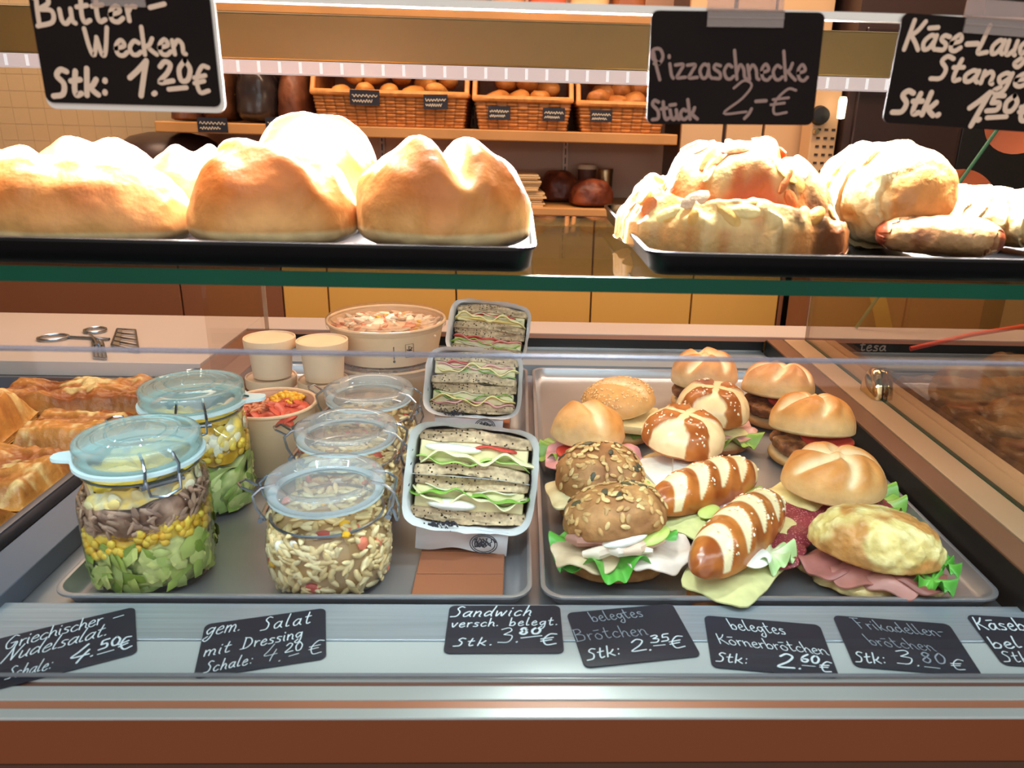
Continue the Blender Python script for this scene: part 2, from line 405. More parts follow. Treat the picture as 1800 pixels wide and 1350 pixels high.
def basket(name, x0, x1, label, h=0.085, hb=0.115):
    """front panel lower than the back (slanted bread basket)"""
    w = x1-x0-0.036; d = 0.27; cx = (x0+x1)/2
    t = thing(name, label, 'basket', MT(cx, 2.275+d/2, SHZ+0.0005))
    basket_mesh(w, d, h).build('woven_body', M_wicker, t)
    b = MB(); hw, hd = w/2+0.012, d/2+0.012
    base = [(-hw, -hd), (hw, -hd), (hw, hd), (-hw, hd)]
    pts = []
    for i in range(4):
        a = base[i]; c = base[(i+1) % 4]
        for k in range(12):
            u = k/12; pts.append((a[0]*(1-u)+c[0]*u, a[1]*(1-u)+c[1]*u, h+0.002))
    b.tube(pts, 0.0085, 8, C(222, 146, 76), closed=True)
    # raised corner posts and back rim, as on a slanted display basket
    for sx in (-1, 1):
        b.tube([(sx*hw, -hd, h), (sx*hw, -hd+0.03, hb+0.02), (sx*hw, hd, hb+0.06)], 0.007, 8, C(216, 140, 72))
    b.tube([(-hw, hd, hb+0.06), (hw, hd, hb+0.06)], 0.007, 8, C(216, 140, 72))
    b.box(-hw, hw, hd-0.006, hd, h, hb+0.06, C(150, 90, 46))
    for sx in (-1, 1): b.add([(sx*hw, -hd+0.03, h), (sx*hw, hd, h), (sx*hw, hd, hb+0.06), (sx*hw, -hd+0.03, hb+0.02)], [(0, 1, 2, 3)], C(176, 108, 56))
    b.build('rim', M_wicker, t)
    return cx, w, d, h
def roll_mesh(L, R, col, pale, seed, cut=1):
    ph = np.linspace(0, math.pi, 15)[:, None]; th = np.linspace(0, 2*math.pi, 18, endpoint=False)[None]
    s = np.sin(ph)**0.8; X = L*np.cos(ph)*np.ones_like(th); Yy = R*s*np.cos(th); Z = R*0.8*s*np.sin(th)
    P = np.stack([X, Yy, Z], -1); nz = fbm(P, 40, seed); P = P*(1+0.05*nz[..., None])
    g = np.exp(-(Yy/(R*0.22))**2)*(Z > 0)*cut*(np.abs(X) < L*0.8)
    P[..., 2] -= g*R*0.14
    c = mixc(col, pale, np.clip(g*0.7+0.25*nz, 0, 1))
    return MB().grid(P[..., 0], P[..., 1], P[..., 2], c, None, True, True, True)

# ------------------------------------------------------------------ display counter
STZ = 0.868
t = thing('display_counter', 'long bakery display counter with brown front and white sills', 'counter', MT(0, 0.4, 0))
def cb(nm, x0, x1, y0, y1, z0, z1, m, bev=0.0): return MB().box(x0, x1, y0-0.4, y1-0.4, z0, z1, bev=bev).build(nm, m, t, False)
XL, XR = -1.55, 1.55
zp = PY(900, 1340, 0.417)[2]
cb('front_panel', XL, XR, 0.417, 0.424, zp, 0.8660, M_brownfront)
cb('plinth', XL, XR, 0.44, 0.46, 0.02, 0.8195, M_plinth)
cb('under_panel', XL, XR, 0.4165, 0.45, zp-0.05, zp-0.0005, M_plinth)
cb('white_lip', XL, XR, 0.4163, 0.4256, 0.8661, 0.8684, M_white, 0.0008)
cb('shadow_strip', XL, XR, 0.4257, 0.4338, 0.82, 0.8670, mat('shadow_strip', C(176, 116, 88), 0.5))  # shadow band along the sill, put in as a brown strip
cb('white_band', XL, XR, 0.4339, 0.4478, 0.82, 0.8680, M_white, 0.0008)
cb('groove', XL, XR, 0.4479, 0.4526, 0.82, 0.8668, mat('groove_brown', C(120, 82, 70), 0.5))
cb('front_sill', XL, XR, 0.4527, 0.4972, 0.82, STZ, M_white, 0.0015)
cb('front_steel_deck', XL, XR, 0.498, 0.545, 0.82, STZ, M_steel, 0.001)
cb('steel_floor', XL, XR, 0.545, 1.285, 0.835, 0.8555, M_tray)
cb('rear_steel_deck', -0.385, 0.428, 1.19, 1.281, 0.8558, 0.8725, M_steel)
cb('rear_vent', -0.385, 0.428, 1.285, 1.30, 0.82, 0.8948, M_blackgap)
cb('vent_trim', -0.385, 0.428, 1.2811, 1.2849, 0.8700, 0.8765, M_chrome)
cb('vent_trim', 0.546, XR, 1.2811, 1.2849, 0.8700, 0.8765, M_chrome)
cb('rear_steel_deck', 0.546, XR, 1.19, 1.281, 0.8558, 0.8725, M_steel)
cb('rear_vent', 0.546, XR, 1.285, 1.30, 0.82, 0.8948, M_blackgap)
cb('staff_ledge_edge', -0.46, XR, 1.272, 1.3015, 0.8950, 0.9018, mat('ledge_edge', C(190, 130, 104), 0.45))
M_ledge = mat('ledge_laminate', C(192, 178, 172), 0.35, noise=(4, 0.03))
cb('staff_ledge', -0.46, XR, 1.272, 1.352, 0.9020, 0.9037, M_ledge)
cb('staff_ledge_body', XL, XR, 1.302, 1.352, 0.1, 0.9018, M_ochre)
cb('wide_ledge', XL, -0.461, 1.074, 1.352, 0.882, 0.9037, M_ledge, 0.001)
# divider beams
cb('divider_beam', 0.428, 0.456, 0.536, 1.2715, 0.8558, 0.9, M_brown, 0.001)
cb('divider_beam', 0.459, 0.548, 0.536, 1.2715, 0.8558, 0.9, M_beige, 0.001)
cb('divider_gap_shade', 0.4268, 0.4279, 0.537, 1.2705, 0.8558, 0.8975, M_blackgap)  # thin black skin standing in for the shaded gap beside the tray
cb('divider_groove', 0.4562, 0.4588, 0.538, 1.27, 0.8558, 0.897, M_blackgap)
cb('divider_beam', -0.46, -0.392, 1.02, 1.272, 0.8558, 0.9, M_brown, 0.001)
M_rail = mat('blue_steel', C(104, 112, 128), 0.4, 0.3, noise=(5, 0.1))
cb('divider_rail', -0.456, -0.414, 0.535, 1.019, 0.8558, 0.877, M_rail, 0.001)
# end posts that carry glass, shelf, lamp and rail (outside the frame)
for x in (-1.40, 1.40):
    cb('support_post', x-0.012, x+0.012, 0.468, 0.4925, 0.868, 1.36, M_chrome)
    cb('support_post', x-0.012, x+0.012, 0.8805, 0.90, 0.8556, 1.36, M_chrome)

# front pane, glass shelf, partitions
ztop = PY(900, 628, 0.4555)[2]
t2 = thing('front_glass', 'low upright front pane of clear glass along the counter', 'glass pane', MT(0, 0.4555, 0.8712))
MB().box(-1.5, 1.5, -0.003, 0.003, 0, ztop-0.8712).build('pane', M_front, t2, False)
MB().box(-1.5, 1.5, -0.0032, 0.0032, ztop-0.8712, ztop-0.8712+0.0016).build('polished_edge', glass('pane_edge', (0.55, 0.58, 0.66), 1.0, body=0.35, body_col=(0.35, 0.38, 0.48)), t2, False)
MB().box(-1.5, 1.5, -0.0016, 0.0016, -0.0012, 0.0).build('polished_edge', glass('pane_foot', (0.5, 0.52, 0.55), 1.0, body=0.5, body_col=(0.42, 0.42, 0.46)), t2, False)
t2 = thing('glass_shelf', 'thick clear glass shelf with green front edge carrying the black trays', 'shelf', MT(0, 0.5, 1.1425))
MB().box(-1.5, 1.5, 0.0015, 0.333, 0, 0.0105).build('shelf_pane', M_shelf, t2, False)
MB().box(-1.5, 1.5, 0.0, 0.0014, 0.0002, 0.0103).build('front_edge', M_edge, t2, False)
def partition(x, label, M_part, y0=0.56):
    t3 = thing('glass_partition', label, 'glass pane', MT(x, y0, 0.901 if x > 0 else 0.9012)); dl = 1.267-y0
    MB().box(-0.003, 0.003, 0, dl, 0.0, 0.225).build('pane', M_part, t3, False)
    if x > 0: MB().box(-0.0032, 0.0032, 0.0, dl, -0.0009, 0.0).build('foot_edge', M_edge, t3, False)
    MB().box(-0.0032, 0.0032, dl+0.0001, dl+0.002, 0.0, 0.225).build('rear_edge', glass('rear_edge', (0.8, 0.7, 0.6), 1.0, body=0.4, body_col=(0.75, 0.6, 0.5)), t3, False)
    return t3
tp = partition(0.497, 'upright glass partition on the right divider beam', M_part)
# half round clamp on the right partition
cl = MB()
for sx in (-1, 1):
    rows = []
    for r_, dx in ((0.0, 0.0105), (0.013, 0.0105), (0.0165, 0.0085), (0.0175, 0.006), (0.0175, 0.003)):
        rows.append([(sx*dx, r_*math.cos(math.pi*k/15), max(0.0, r_*1.55*math.sin(math.pi*k/15))) for k in range(16)]+[(sx*dx, 0.0, 0.0)])
    cl.rows(rows, C(210, 200, 170))
o = cl.build('clamp', M_brass, tp); o.location = (0, 0.432, -0.0005); o.scale = (1.4, 1.45, 1.4)
tl = partition(-0.425, 'upright glass partition standing on the left divider beam', M_partl, 1.03)
# LED lamp and sign rail
t2 = thing('shelf_lamp', 'long bronze lamp bar with glowing white strip above the glass shelf', 'lamp', MT(0, 0.85, 1.2872))
MB().box(-1.45, 1.45, 0.0, 0.03, 0.0127, 0.0565, bev=0.002).build('cover', M_fix, t2, False)
MB().box(-1.45, 1.45, 0.0005, 0.028, 0.0, 0.0125).build('diffuser', M_led, t2, False)
bb = MB()
for k in range(138): bb.box(-1.44+k*0.0209, -1.44+k*0.0209+0.003, -0.0003, 0.0004, 0.001, 0.0115)
o = bb.build('led', M_led_dot, t2, False); o['kind'] = 'stuff'
t2 = thing('sign_rail', 'thin white rail at the top holding the hanging price signs', 'rail', MT(0, 0.4945, 1.3095))
MB().box(-1.5, 1.5, -0.0015, 0.0015, 0, 0.0048).build('rail', mat('rail_white', C(236, 226, 216), 0.25, emit=None), t2, False)

# ------------------------------------------------------------------ trays
def tray_mesh(w, d, h, r=0.02, lip=0.004, th=0.0012, slope=0.006):
    b = MB()
    def ring(ins, z, rr):
        P = []; x = w/2-ins; y = d/2-ins; rr = max(rr, 0.002)
        for cx, cyy, a0 in ((x-rr, y-rr, 0), (-x+rr, y-rr, 90), (-x+rr, -y+rr, 180), (x-rr, -y+rr, 270)):
            for k in range(9):
                a = math.radians(a0+k*11.25); P.append((cx+rr*math.cos(a), cyy+rr*math.sin(a), z))
        return P
    rows = [ring(0, h-0.002, r), ring(0, h, r), ring(lip*0.5, h+0.0006, r), ring(lip, h, r-lip*0.5), ring(lip+slope*0.8, 0.004, r-lip), ring(lip+slope+0.003, th, r-lip-0.004)]
    b.rows(rows, None, None, False, True)
    rows = [ring(0, h-0.002, r), ring(lip*0.6, h-0.002, r-0.001), ring(lip+slope*0.7, 0.003, r-lip), ring(lip+slope+0.003, 0, r-lip-0.004)]
    b.rows([list(reversed(q)) for q in rows], None, None, False, True)
    return b
TF = 0.857+0.0  # tray floor height (inside)
def tray(name, x0, x1, y0, y1, z, h, m, label, **k):
    o = tray_mesh(x1-x0, y1-y0, h, **k).build(name, m); o.location = ((x0+x1)/2, (y0+y1)/2, z); return tag(o, label, 'tray')
tray('steel_tray', -0.384, 0.0140, 0.549, 1.18, 0.8557, 0.016, M_tray, 'steel display tray under the salad jars and wrapped sandwiches')
tray('steel_tray', 0.0215, 0.4215, 0.549, 1.18, 0.8557, 0.016, M_tray, 'steel display tray under the filled rolls')
M_tray2 = mat('blue_grey_tray', C(120, 124, 138), 0.3, 0.75, noise=(8, 0.1))
tray('baking_tray', -0.92, -0.467, 0.549, 1.068, 0.8557, 0.028, M_tray2, 'grey steel baking tray holding the cheese pastries', r=0.012, lip=0.008)
tray('baking_tray', 0.552, 1.05, 0.549, 1.18, 0.8557, 0.024, M_tray2, 'steel baking tray beyond the right glass partition', r=0.012, lip=0.008)
tray('black_tray', -0.545, 0.0105, 0.5035, 0.808, 1.1531, 0.0172, M_black, 'black enamel tray with butter bread rolls on the glass shelf', r=0.016, lip=0.003, slope=0.001)
tray('black_tray', 0.084, 0.53, 0.5035, 0.808, 1.1531, 0.0160, M_black, 'black enamel tray with pizza snail on the glass shelf', r=0.016, lip=0.003, slope=0.001)

# ================================================================== food builders
def sph(n, m, lo=0.0, hi=math.pi):
    return np.linspace(lo, hi, m+1)[:, None], np.linspace(0, 2*math.pi, n, endpoint=False)[None]
GOLD, GOLDP, CUTC = C(216, 150, 80), C(236, 194, 132), C(244, 222, 178)
def kaiser_top(rx, ry, H, seed, rot=0.0, gold=GOLD, pale=GOLDP, cut=CUTC, arms=5, swirl=0.75, depth=0.16, hb=0.22, wid=0.10):
    ph, th = sph(120, 56); s = np.sin(ph); c = np.cos(ph)
    rho = np.where(c > 0, s, 1.0)*np.ones_like(th); th2 = th+0*ph
    R = s**0.82
    X = rx*R*np.cos(th2); Y = ry*R*np.sin(th2); Z = np.where(c > 0, H*np.abs(c)**0.9, -hb*H*np.abs(c)**0.7)*np.ones_like(th)
    up = (c > 0)*1.0
    t = (th2+swirl*rho+rot)*arms/(2*math.pi); d = (t-np.round(t))*2*math.pi/arms*np.maximum(rho, 0.05)
    P = np.stack([X, Y, Z], -1); nz = fbm(P, 45, seed); nz2 = fbm(P, 120, seed+3)
    wv = wid*(1+0.5*nz)
    g = np.exp(-(d/wv)**2)*ss(rho, 0.0, 0.12)*(1-ss(rho, 0.80, 0.97))*up
    bul = np.exp(-((np.abs(d)-0.26)/0.16)**2)*(1-ss(rho, 0.8, 1.0))*ss(rho, 0.1, 0.4)*up
    k = 1-depth*g+0.09*bul
    Z = Z*k; P = np.stack([X*(1+0.02*bul-0.02*g), Y*(1+0.02*bul-0.02*g), Z], -1)*(1+0.02*nz[..., None])
    br = np.clip(0.55*(1-ss(np.abs(c)*np.ones_like(th), 0.0, 0.45))*0+ss(Z/H, 0.05, 0.55)*0.8+0.25*nz+0.4*bul, 0, 1)
    col = mixc(pale, gold, br); col = mixc(col, C(196, 118, 52), np.clip(bul*0.5*ss(Z/H, 0.4, 0.9), 0, 1))
    col = mixc(col, cut, np.clip(g*1.35+0.15*nz2*g, 0, 1)*0.92)
    lowc = np.asarray(C(240, 214, 160))
    col = mixc(col, lowc, (1-up)*0.8)
    return MB().grid(P[..., 0], P[..., 1], P[..., 2], col, None, True, True, True)
def plain_top(rx, ry, H, seed, gold=GOLD, pale=GOLDP, hb=0.22, e=0.82, lump=0.03, cleft=0.0, cdir=0.0, cutcol=CUTC, sc=45, top=None):
    ph, th = sph(110, 52); s = np.sin(ph); c = np.cos(ph); R = s**e
    X = rx*R*np.cos(th); Y = ry*R*np.sin(th); Z = np.where(c > 0, H*np.abs(c)**0.9, -hb*H*np.abs(c)**0.7)*np.ones_like(th)
    P = np.stack([X, Y, Z], -1); nz = fbm(P, sc, seed); up = (c > 0)*1.0*np.ones_like(th)
    g = 0*Z
    if cleft:
        u = (X/rx)*math.cos(cdir)+(Y/ry)*math.sin(cdir)
        g = np.exp(-(u/0.13)**2)*up*(1-ss(np.abs(-(X/rx)*math.sin(cdir)+(Y/ry)*math.cos(cdir)), 0.7, 1.0))
        P[..., 2] *= (1-cleft*g+0.10*np.exp(-((np.abs(u)-0.3)/0.15)**2)*up)
    P = P*(1+lump*nz[..., None])
    br = np.clip(ss(P[..., 2]/H, -0.05, 0.6)*0.85+0.3*nz, 0, 1)
    col = mixc(pale, gold, br)
    if top is not None: col = mixc(col, top, ss(P[..., 2]/H+0.15*nz, 0.72, 0.98))
    col = mixc(col, cutcol, np.clip(g*1.2, 0, 1)*0.85)
    col = mixc(col, C(240, 216, 164), (1-up)*0.8)
    return MB().grid(P[..., 0], P[..., 1], P[..., 2], col, None, True, True, True)
def bun_base(rx, ry, h, seed, gold=C(222, 166, 98), pale=C(244, 218, 166)):
    ph, th = sph(80, 24); s = np.sin(ph); c = np.cos(ph); R = s**0.45
    X = rx*R*np.cos(th); Y = ry*R*np.sin(th); Z = (h/2+h/2*np.sign(c)*np.abs(c)**0.8)*np.ones_like(th)
    P = np.stack([X, Y, Z], -1); nz = fbm(P, 50, seed)
    P[..., :2] *= (1+0.03*nz[..., None]); P[..., 2] = np.maximum(P[..., 2], 0)
    col = mixc(gold, pale, np.clip(ss(P[..., 2]/h, 0.55, 0.95)+0.2*nz, 0, 1))
    return MB().grid(P[..., 0], P[..., 1], P[..., 2], col, None, True, True, True)
def sheet(rf, th, zf, cf, n=72, m=12, M=None):
    """thin slice: outline rf(theta), height zf(x,y,rho), colour cf(x,y,rho)"""
    T = np.linspace(0, 2*math.pi, n, endpoint=False)[None]; r = np.linspace(0, 1, m+1)[:, None]**0.8
    R = rf(T)*r; X = R*np.cos(T); Y = R*np.sin(T); rh = r+0*T
    Z = zf(X, Y, rh); col = cf(X, Y, rh)
    col = np.asarray(col)
    if col.ndim == 1: col = np.tile(col, X.shape+(1,))
    hh = th*(1-0.6*ss(rh, 0.9, 1.0))/2
    b = MB(); b.grid(X, Y, Z+hh, col, M, True, True, False)
    b.grid(X[::-1], Y[::-1], (Z-hh)[::-1], col[::-1], M, True, False, True)
    e0 = np.stack([X[-1], X[-1]]); e1 = np.stack([Y[-1], Y[-1]]); e2 = np.stack([Z[-1]+hh[-1], Z[-1]-hh[-1]])
    b.grid(e0, e1, e2, np.stack([col[-1], col[-1]]), M, True)
    return b
def rect_rf(a, bb, p=9.0): return lambda T: (np.abs(np.cos(T)/a)**p+np.abs(np.sin(T)/bb)**p)**(-1/p)
def circ_rf(r, wob=0.0, seed=0): return lambda T: r*(1+wob*np.sin(3*T+seed)+wob*0.7*np.sin(7*T+2*seed)+wob*0.5*np.sin(11*T+seed))
def lettuce(r, seed, ry=1.0, amp=0.010, g=C(120, 176, 62), pale=C(206, 220, 140)):
    def zf(X, Y, rh):
        a = np.arctan2(Y, X); return amp*rh**2*(np.sin(5*a+seed)+0.6*np.sin(11*a+seed*2))+0.15*amp*vn(np.stack([X, Y, 0*X], -1), 90, seed)
    def cf(X, Y, rh): return mixc(pale, g, np.clip(ss(rh, 0.25, 0.95)+0.3*vn(np.stack([X, Y, 0*X], -1), 80, seed), 0, 1))
    f = circ_rf(r, 0.06, seed)
    return sheet(lambda T: f(T)*np.sqrt(np.cos(T)**2+(ry*np.sin(T))**2), 0.0011, zf, cf, 110, 16)
def flat_slice(rf, th, col, wave=0.0015, droop=0.0, seed=0, n=72, front=0.0):
    def zf(X, Y, rh): return wave*np.sin(X*160+seed)*rh+wave*np.sin(Y*210+2*seed)*rh-droop*rh**2-front*np.maximum(0, -Y/0.04)**2
    def cf(X, Y, rh): return mixc(col, np.asarray(col)*0.9, np.clip(0.5+0.8*vn(np.stack([X, Y, 0*X], -1), 70, seed), 0, 1))
    return sheet(rf, th, zf, cf, n, 10)
def put(o, x=0, y=0, z=0, rz=0, rx=0, ry=0): o.matrix_local = MT(x, y, z, rz, rx, ry); return o
CHEESE, HAMC, HAMD, BRIE, EGGW = C(240, 226, 160), C(232, 172, 168), C(176, 112, 104), C(246, 244, 232), C(246, 246, 236)
def patty(rx, ry, h, seed):
    ph, th = sph(90, 26); s = np.sin(ph)**0.5; c = np.cos(ph)
    X = rx*s*np.cos(th); Y = ry*s*np.sin(th); Z = h/2+h/2*np.sign(c)*np.abs(c)**0.7+0*th
    P = np.stack([X, Y, Z], -1); n1 = fbm(P, 110, seed, 3); P = P*(1+0.07*n1[..., None])
    col = mixc(C(112, 62, 36), C(172, 116, 68), np.clip(0.45+0.7*n1, 0, 1))
    return MB().grid(P[..., 0], P[..., 1], P[..., 2], col, None, True, True, True)

def meatball_roll(M, label, seed, r=0.050, H=0.036, rot=0.0, tilt=(0, 0), full=True, green=False, topoff=(0, 0.004)):
    t = thing('meatball_roll', label, 'filled roll', M, 'meatball rolls on the steel tray')
    bun_base(r*0.98, r*0.94, 0.017, seed).build('bun_base', M_crust, t)
    put(patty(r*0.98, r*0.95, 0.020, seed).build('meat_patty', M_meat, t), 0.001, -0.004, 0.016)
    if green: put(lettuce(r*0.95, seed, 0.9, 0.006).build('lettuce', M_leaf, t), 0.012, 0.012, 0.014)
    put(flat_slice(circ_rf(r*0.62), 0.005, C(190, 62, 48), 0.0006).build('tomato_slice', M_food, t), 0.012, -0.018, 0.0375)
    put(kaiser_top(r*1.02, r*0.98, H, seed, rot).build('bun_top', M_crust, t), topoff[0], topoff[1], 0.0445, 0, tilt[0]-4, tilt[1])
    return t
def seeds_on(par, name, fn, k, size, cols, seed, m=M_seed, jit=0.35):
    """small seeds lying on a surface fn(a,b)->(point, normal)"""
    rnd = random.Random(seed); b = MB()
    for i in range(k):
        p, n = fn(rnd); n = Vector(n).normalized(); q = n.to_track_quat('Z', 'Y').to_matrix().to_4x4()
        M = q @ Matrix.Rotation(rnd.uniform(0, 6.28), 4, 'Z')
        s = rnd.uniform(0.8, 1.2); sz = [v*s for v in size]
        b.ell(Vector(p)+n*sz[2]*0.4, sz, np.asarray(cols[rnd.randrange(len(cols))])*rnd.uniform(0.85, 1.1), M, 8, 5)
    o = b.build(name, m, par); o['kind'] = 'stuff'; return o
def pretzel_roll_top(rx, ry, H, seed, rot):
    ph, th = sph(160, 70); s = np.sin(ph); c = np.cos(ph); R = s**0.85
    X = rx*R*np.cos(th); Y = ry*R*np.sin(th); Z = np.where(c > 0, H*np.abs(c)**0.9, -0.22*H*np.abs(c)**0.7)+0*th
    P = np.stack([X, Y, Z], -1); nz = fbm(P, 60, seed); up = (c > 0)*1.0+0*th
    rho = np.where(c > 0, s, 1.0)+0*th
    a = th+0*ph+rot+0.12*nz; d = np.abs(((a+math.pi/4) % (math.pi/2))-math.pi/4)   # distance to the arm centre
    lim = 0.16+0.36*ss(rho, 0.0, 1.0)+0.18*np.exp(-(rho/0.16)**2)*4
    cr = (1-ss(d-lim, -0.03, 0.03))*up*(1-0.0*rho)
    P[..., 2] += (0.10*H*(1-cr)*up*ss(rho, 0.2, 0.5)*(1-ss(rho, 0.85, 1.0))); P = P*(1+0.02*nz[..., None])
    brown = mixc(C(150, 78, 30), C(186, 112, 52), np.clip(0.5+0.6*nz, 0, 1)); col = mixc(brown, C(244, 218, 168), cr)
    return MB().grid(P[..., 0], P[..., 1], P[..., 2], col, None, True, True, True)
def dome_pt(rx, ry, H, pick):
    def fn(r):
        for _ in range(200):
            a = r.uniform(0, 2*math.pi); q = math.sqrt(r.uniform(0.0, 0.92))
            if pick(a, q): break
        cz = math.sqrt(max(0, 1-q*q)); x, y, z = rx*q**0.85*math.cos(a), ry*q**0.85*math.sin(a), H*cz**0.9
        return (x, y, z*1.03), (x/rx**2, y/ry**2, z/H**2+1)
    return fn
def pretzel_roll(M, label, seed, r, H, rot, fills, tilt=(0, 0), off=(0, 0)):
    t = thing('pretzel_roll', label, 'filled roll', M, 'pretzel rolls on the steel tray')
    bun_base(r*1.0, r*0.98, 0.018, seed, C(150, 82, 38), C(236, 206, 150)).build('bun_base', M_pretzel, t)
    fills(t)
    top = put(pretzel_roll_top(r*0.95, r*0.92, H, seed, rot).build('bun_top', M_pretzel, t), off[0], off[1]+0.004, 0.046, 0, tilt[0], tilt[1])
    def pick(a, q): 
        d = abs(((a+rot+math.pi/4) % (math.pi/2))-math.pi/4); return d > 0.34+0.3*q and q > 0.35
    seeds_on(top, 'sesame', dome_pt(r*0.95, r*0.92, H*1.06, pick), 70, (0.0016, 0.0011, 0.0007), [C(246, 232, 206), C(238, 214, 176)], seed)
    return t
def stick_top(L, R, H, seed, ns=5, slant=0.45, bend=0.0, base=0.0):
    m, n = 150, 72
    u = np.linspace(-1, 1, m)[:, None]; th = np.linspace(0, 2*math.pi, n, endpoint=False)[None]
    pr = np.maximum(1-np.abs(u)**2.6, 0)**0.55
    x = L/2*u+0*th; y = R*pr*np.cos(th); sn = np.sin(th)
    z = np.where(sn > 0, H*pr*np.abs(sn)**0.9, -0.28*H*pr*np.abs(sn)**0.7)
    P = np.stack([x, y, z], -1); nz = fbm(P, 60, seed)
    cr = 0*z; rid = 0*z
    for k in range(ns):
        xc = L*(-0.36+0.76*k/(ns-1)); v = y/(R*0.86); s = x-xc-slant*y-0.010*(1-v**2)
        w = 0.0092*np.sqrt(np.clip(1-v**2, 0, 1)); cr = np.maximum(cr, (1-ss(np.abs(s)-w, -0.0012, 0.0012))*(sn > 0.12)*(np.abs(v) < 1))
        rid = np.maximum(rid, np.exp(-((s-0.012)/0.006)**2)*(sn > 0))
    P[..., 2] += 0.0018*cr*0+0.0022*rid*pr; P[..., 1] += bend*(u**2)
    P = P*(1+0.018*nz[..., None])
    brown = mixc(C(148, 74, 28), C(192, 114, 50), np.clip(0.5+0.7*nz+0.2*rid, 0, 1)); col = mixc(brown, C(246, 230, 184), np.clip(cr, 0, 1))
    P[..., 2] += base
    return MB().grid(P[..., 0], P[..., 1], P[..., 2], col, None, True, True, True)
def pretzel_stick(M, label, seed, L, R, H, fills, tilt=(0, 0), ns=5):
    t = thing('pretzel_stick', label, 'filled roll', M, 'pretzel sticks on the steel tray')
    b = stick_top(L*0.98, R*0.95, 0.012, seed+5, ns); b.v[0][:, 2] = np.maximum(b.v[0][:, 2]+0.003, 0); b.c[0][:] = mixc(C(168, 100, 46), C(238, 206, 150), ss(b.v[0][:, 2], 0.006, 0.012))
    b.build('bun_base', M_pretzel, t)
    fills(t)
    top = put(stick_top(L, R, H, seed, ns).build('bun_top', M_pretzel, t), 0, 0.002, 0.030, 0, tilt[0], tilt[1])
    def fn(r):
        u = r.uniform(-0.75, 0.85); a = r.uniform(0.5, 2.6); pr = max(1-abs(u)**2.6, 0)**0.55
        x, y, z = L/2*u, R*pr*math.cos(a), H*pr*math.sin(a)**0.9
        # gather beside the slashes
        k = round((x-0.45*y-0.010+0.36*L)/(0.76*L/(ns-1))); xs = L*(-0.36+0.76*k/(ns-1))+0.45*y+0.017
        x = max(-0.42*L, min(0.42*L, xs+r.gauss(0, 0.004))); pr = max(1-abs(2*x/L)**2.6, 0)**0.55; y, z = R*pr*math.cos(a), H*pr*math.sin(a)**0.9
        return (x, y, z*1.03+0.0004), (0, y/R**2, z/H**2)
    seeds_on(top, 'sesame', fn, 70, (0.0016, 0.0011, 0.0007), [C(246, 232, 206), C(240, 220, 184)], seed)
    return t
def oblong(rx, ry, H, seed, fcol, e=0.75, pw=2.4, lump=0.04, sc=50, hb=0.25, n=120, m=56, pinch=0.0):
    ph, th = sph(n, m); s = np.sin(ph); c = np.cos(ph); R = s**e
    k = (np.abs(np.cos(th))**pw+np.abs(np.sin(th))**pw)**(-1/pw)
    X = rx*R*k*np.cos(th); Y = ry*R*k*np.sin(th)*(1-pinch*np.abs(np.cos(th))**3); Z = np.where(c > 0, H*np.abs(c)**0.85, -hb*H*np.abs(c)**0.7)+0*th
    P = np.stack([X, Y, Z], -1); nz = fbm(P, sc, seed, 4); P = P*(1+lump*nz[..., None])
    col = fcol(P, nz, H)
    return MB().grid(P[..., 0], P[..., 1], P[..., 2], col, None, True, True, True)
def grain_roll(M, label, seed, rx, ry, H, fills, tilt=(0, 0), base_h=0.018, topz=0.036, tz=0):
    t = thing('grain_roll', label, 'filled roll', M, 'seeded grain rolls on the steel tray')
    def cf(P, nz, H_): return mixc(C(150, 98, 54), C(188, 136, 82), np.clip(0.5+0.7*nz, 0, 1))
    b = oblong(rx*0.95, ry*0.95, 0.012, seed+2, cf, hb=0.4); b.v[0][:, 2] += 0.006; b.v[0][:, 2] = np.maximum(b.v[0][:, 2], 0)
    b.build('bun_base', M_crumb, t); fills(t)
    top = put(oblong(rx, ry, H, seed, cf, lump=0.05).build('bun_top', mat('grain_crust', None, 0.6, noise=(120, 0.2), bump=(140, 0.0015)), t), 0, 0, topz, tz, tilt[0], tilt[1])
    def fn(r):
        q = math.sqrt(r.uniform(0, 0.995)); a = r.uniform(0, 2*math.pi); cz = math.sqrt(1-q*q); k = (abs(math.cos(a))**2.4+abs(math.sin(a))**2.4)**(-1/2.4)
        return (rx*k*q**0.75*math.cos(a)*1.02, ry*k*q**0.75*math.sin(a)*1.02, H*cz**0.85*1.02), (math.cos(a)*q/rx, math.sin(a)*q/ry, cz/H)
    seeds_on(top, 'oat_flakes', fn, 150, (0.0042, 0.0021, 0.0012), [C(224, 190, 130), C(206, 164, 104), C(190, 146, 90)], seed)
    seeds_on(top, 'pumpkin_seeds', fn, 13, (0.0056, 0.0031, 0.0014), [C(92, 84, 56), C(78, 74, 56)], seed+1)
    return t

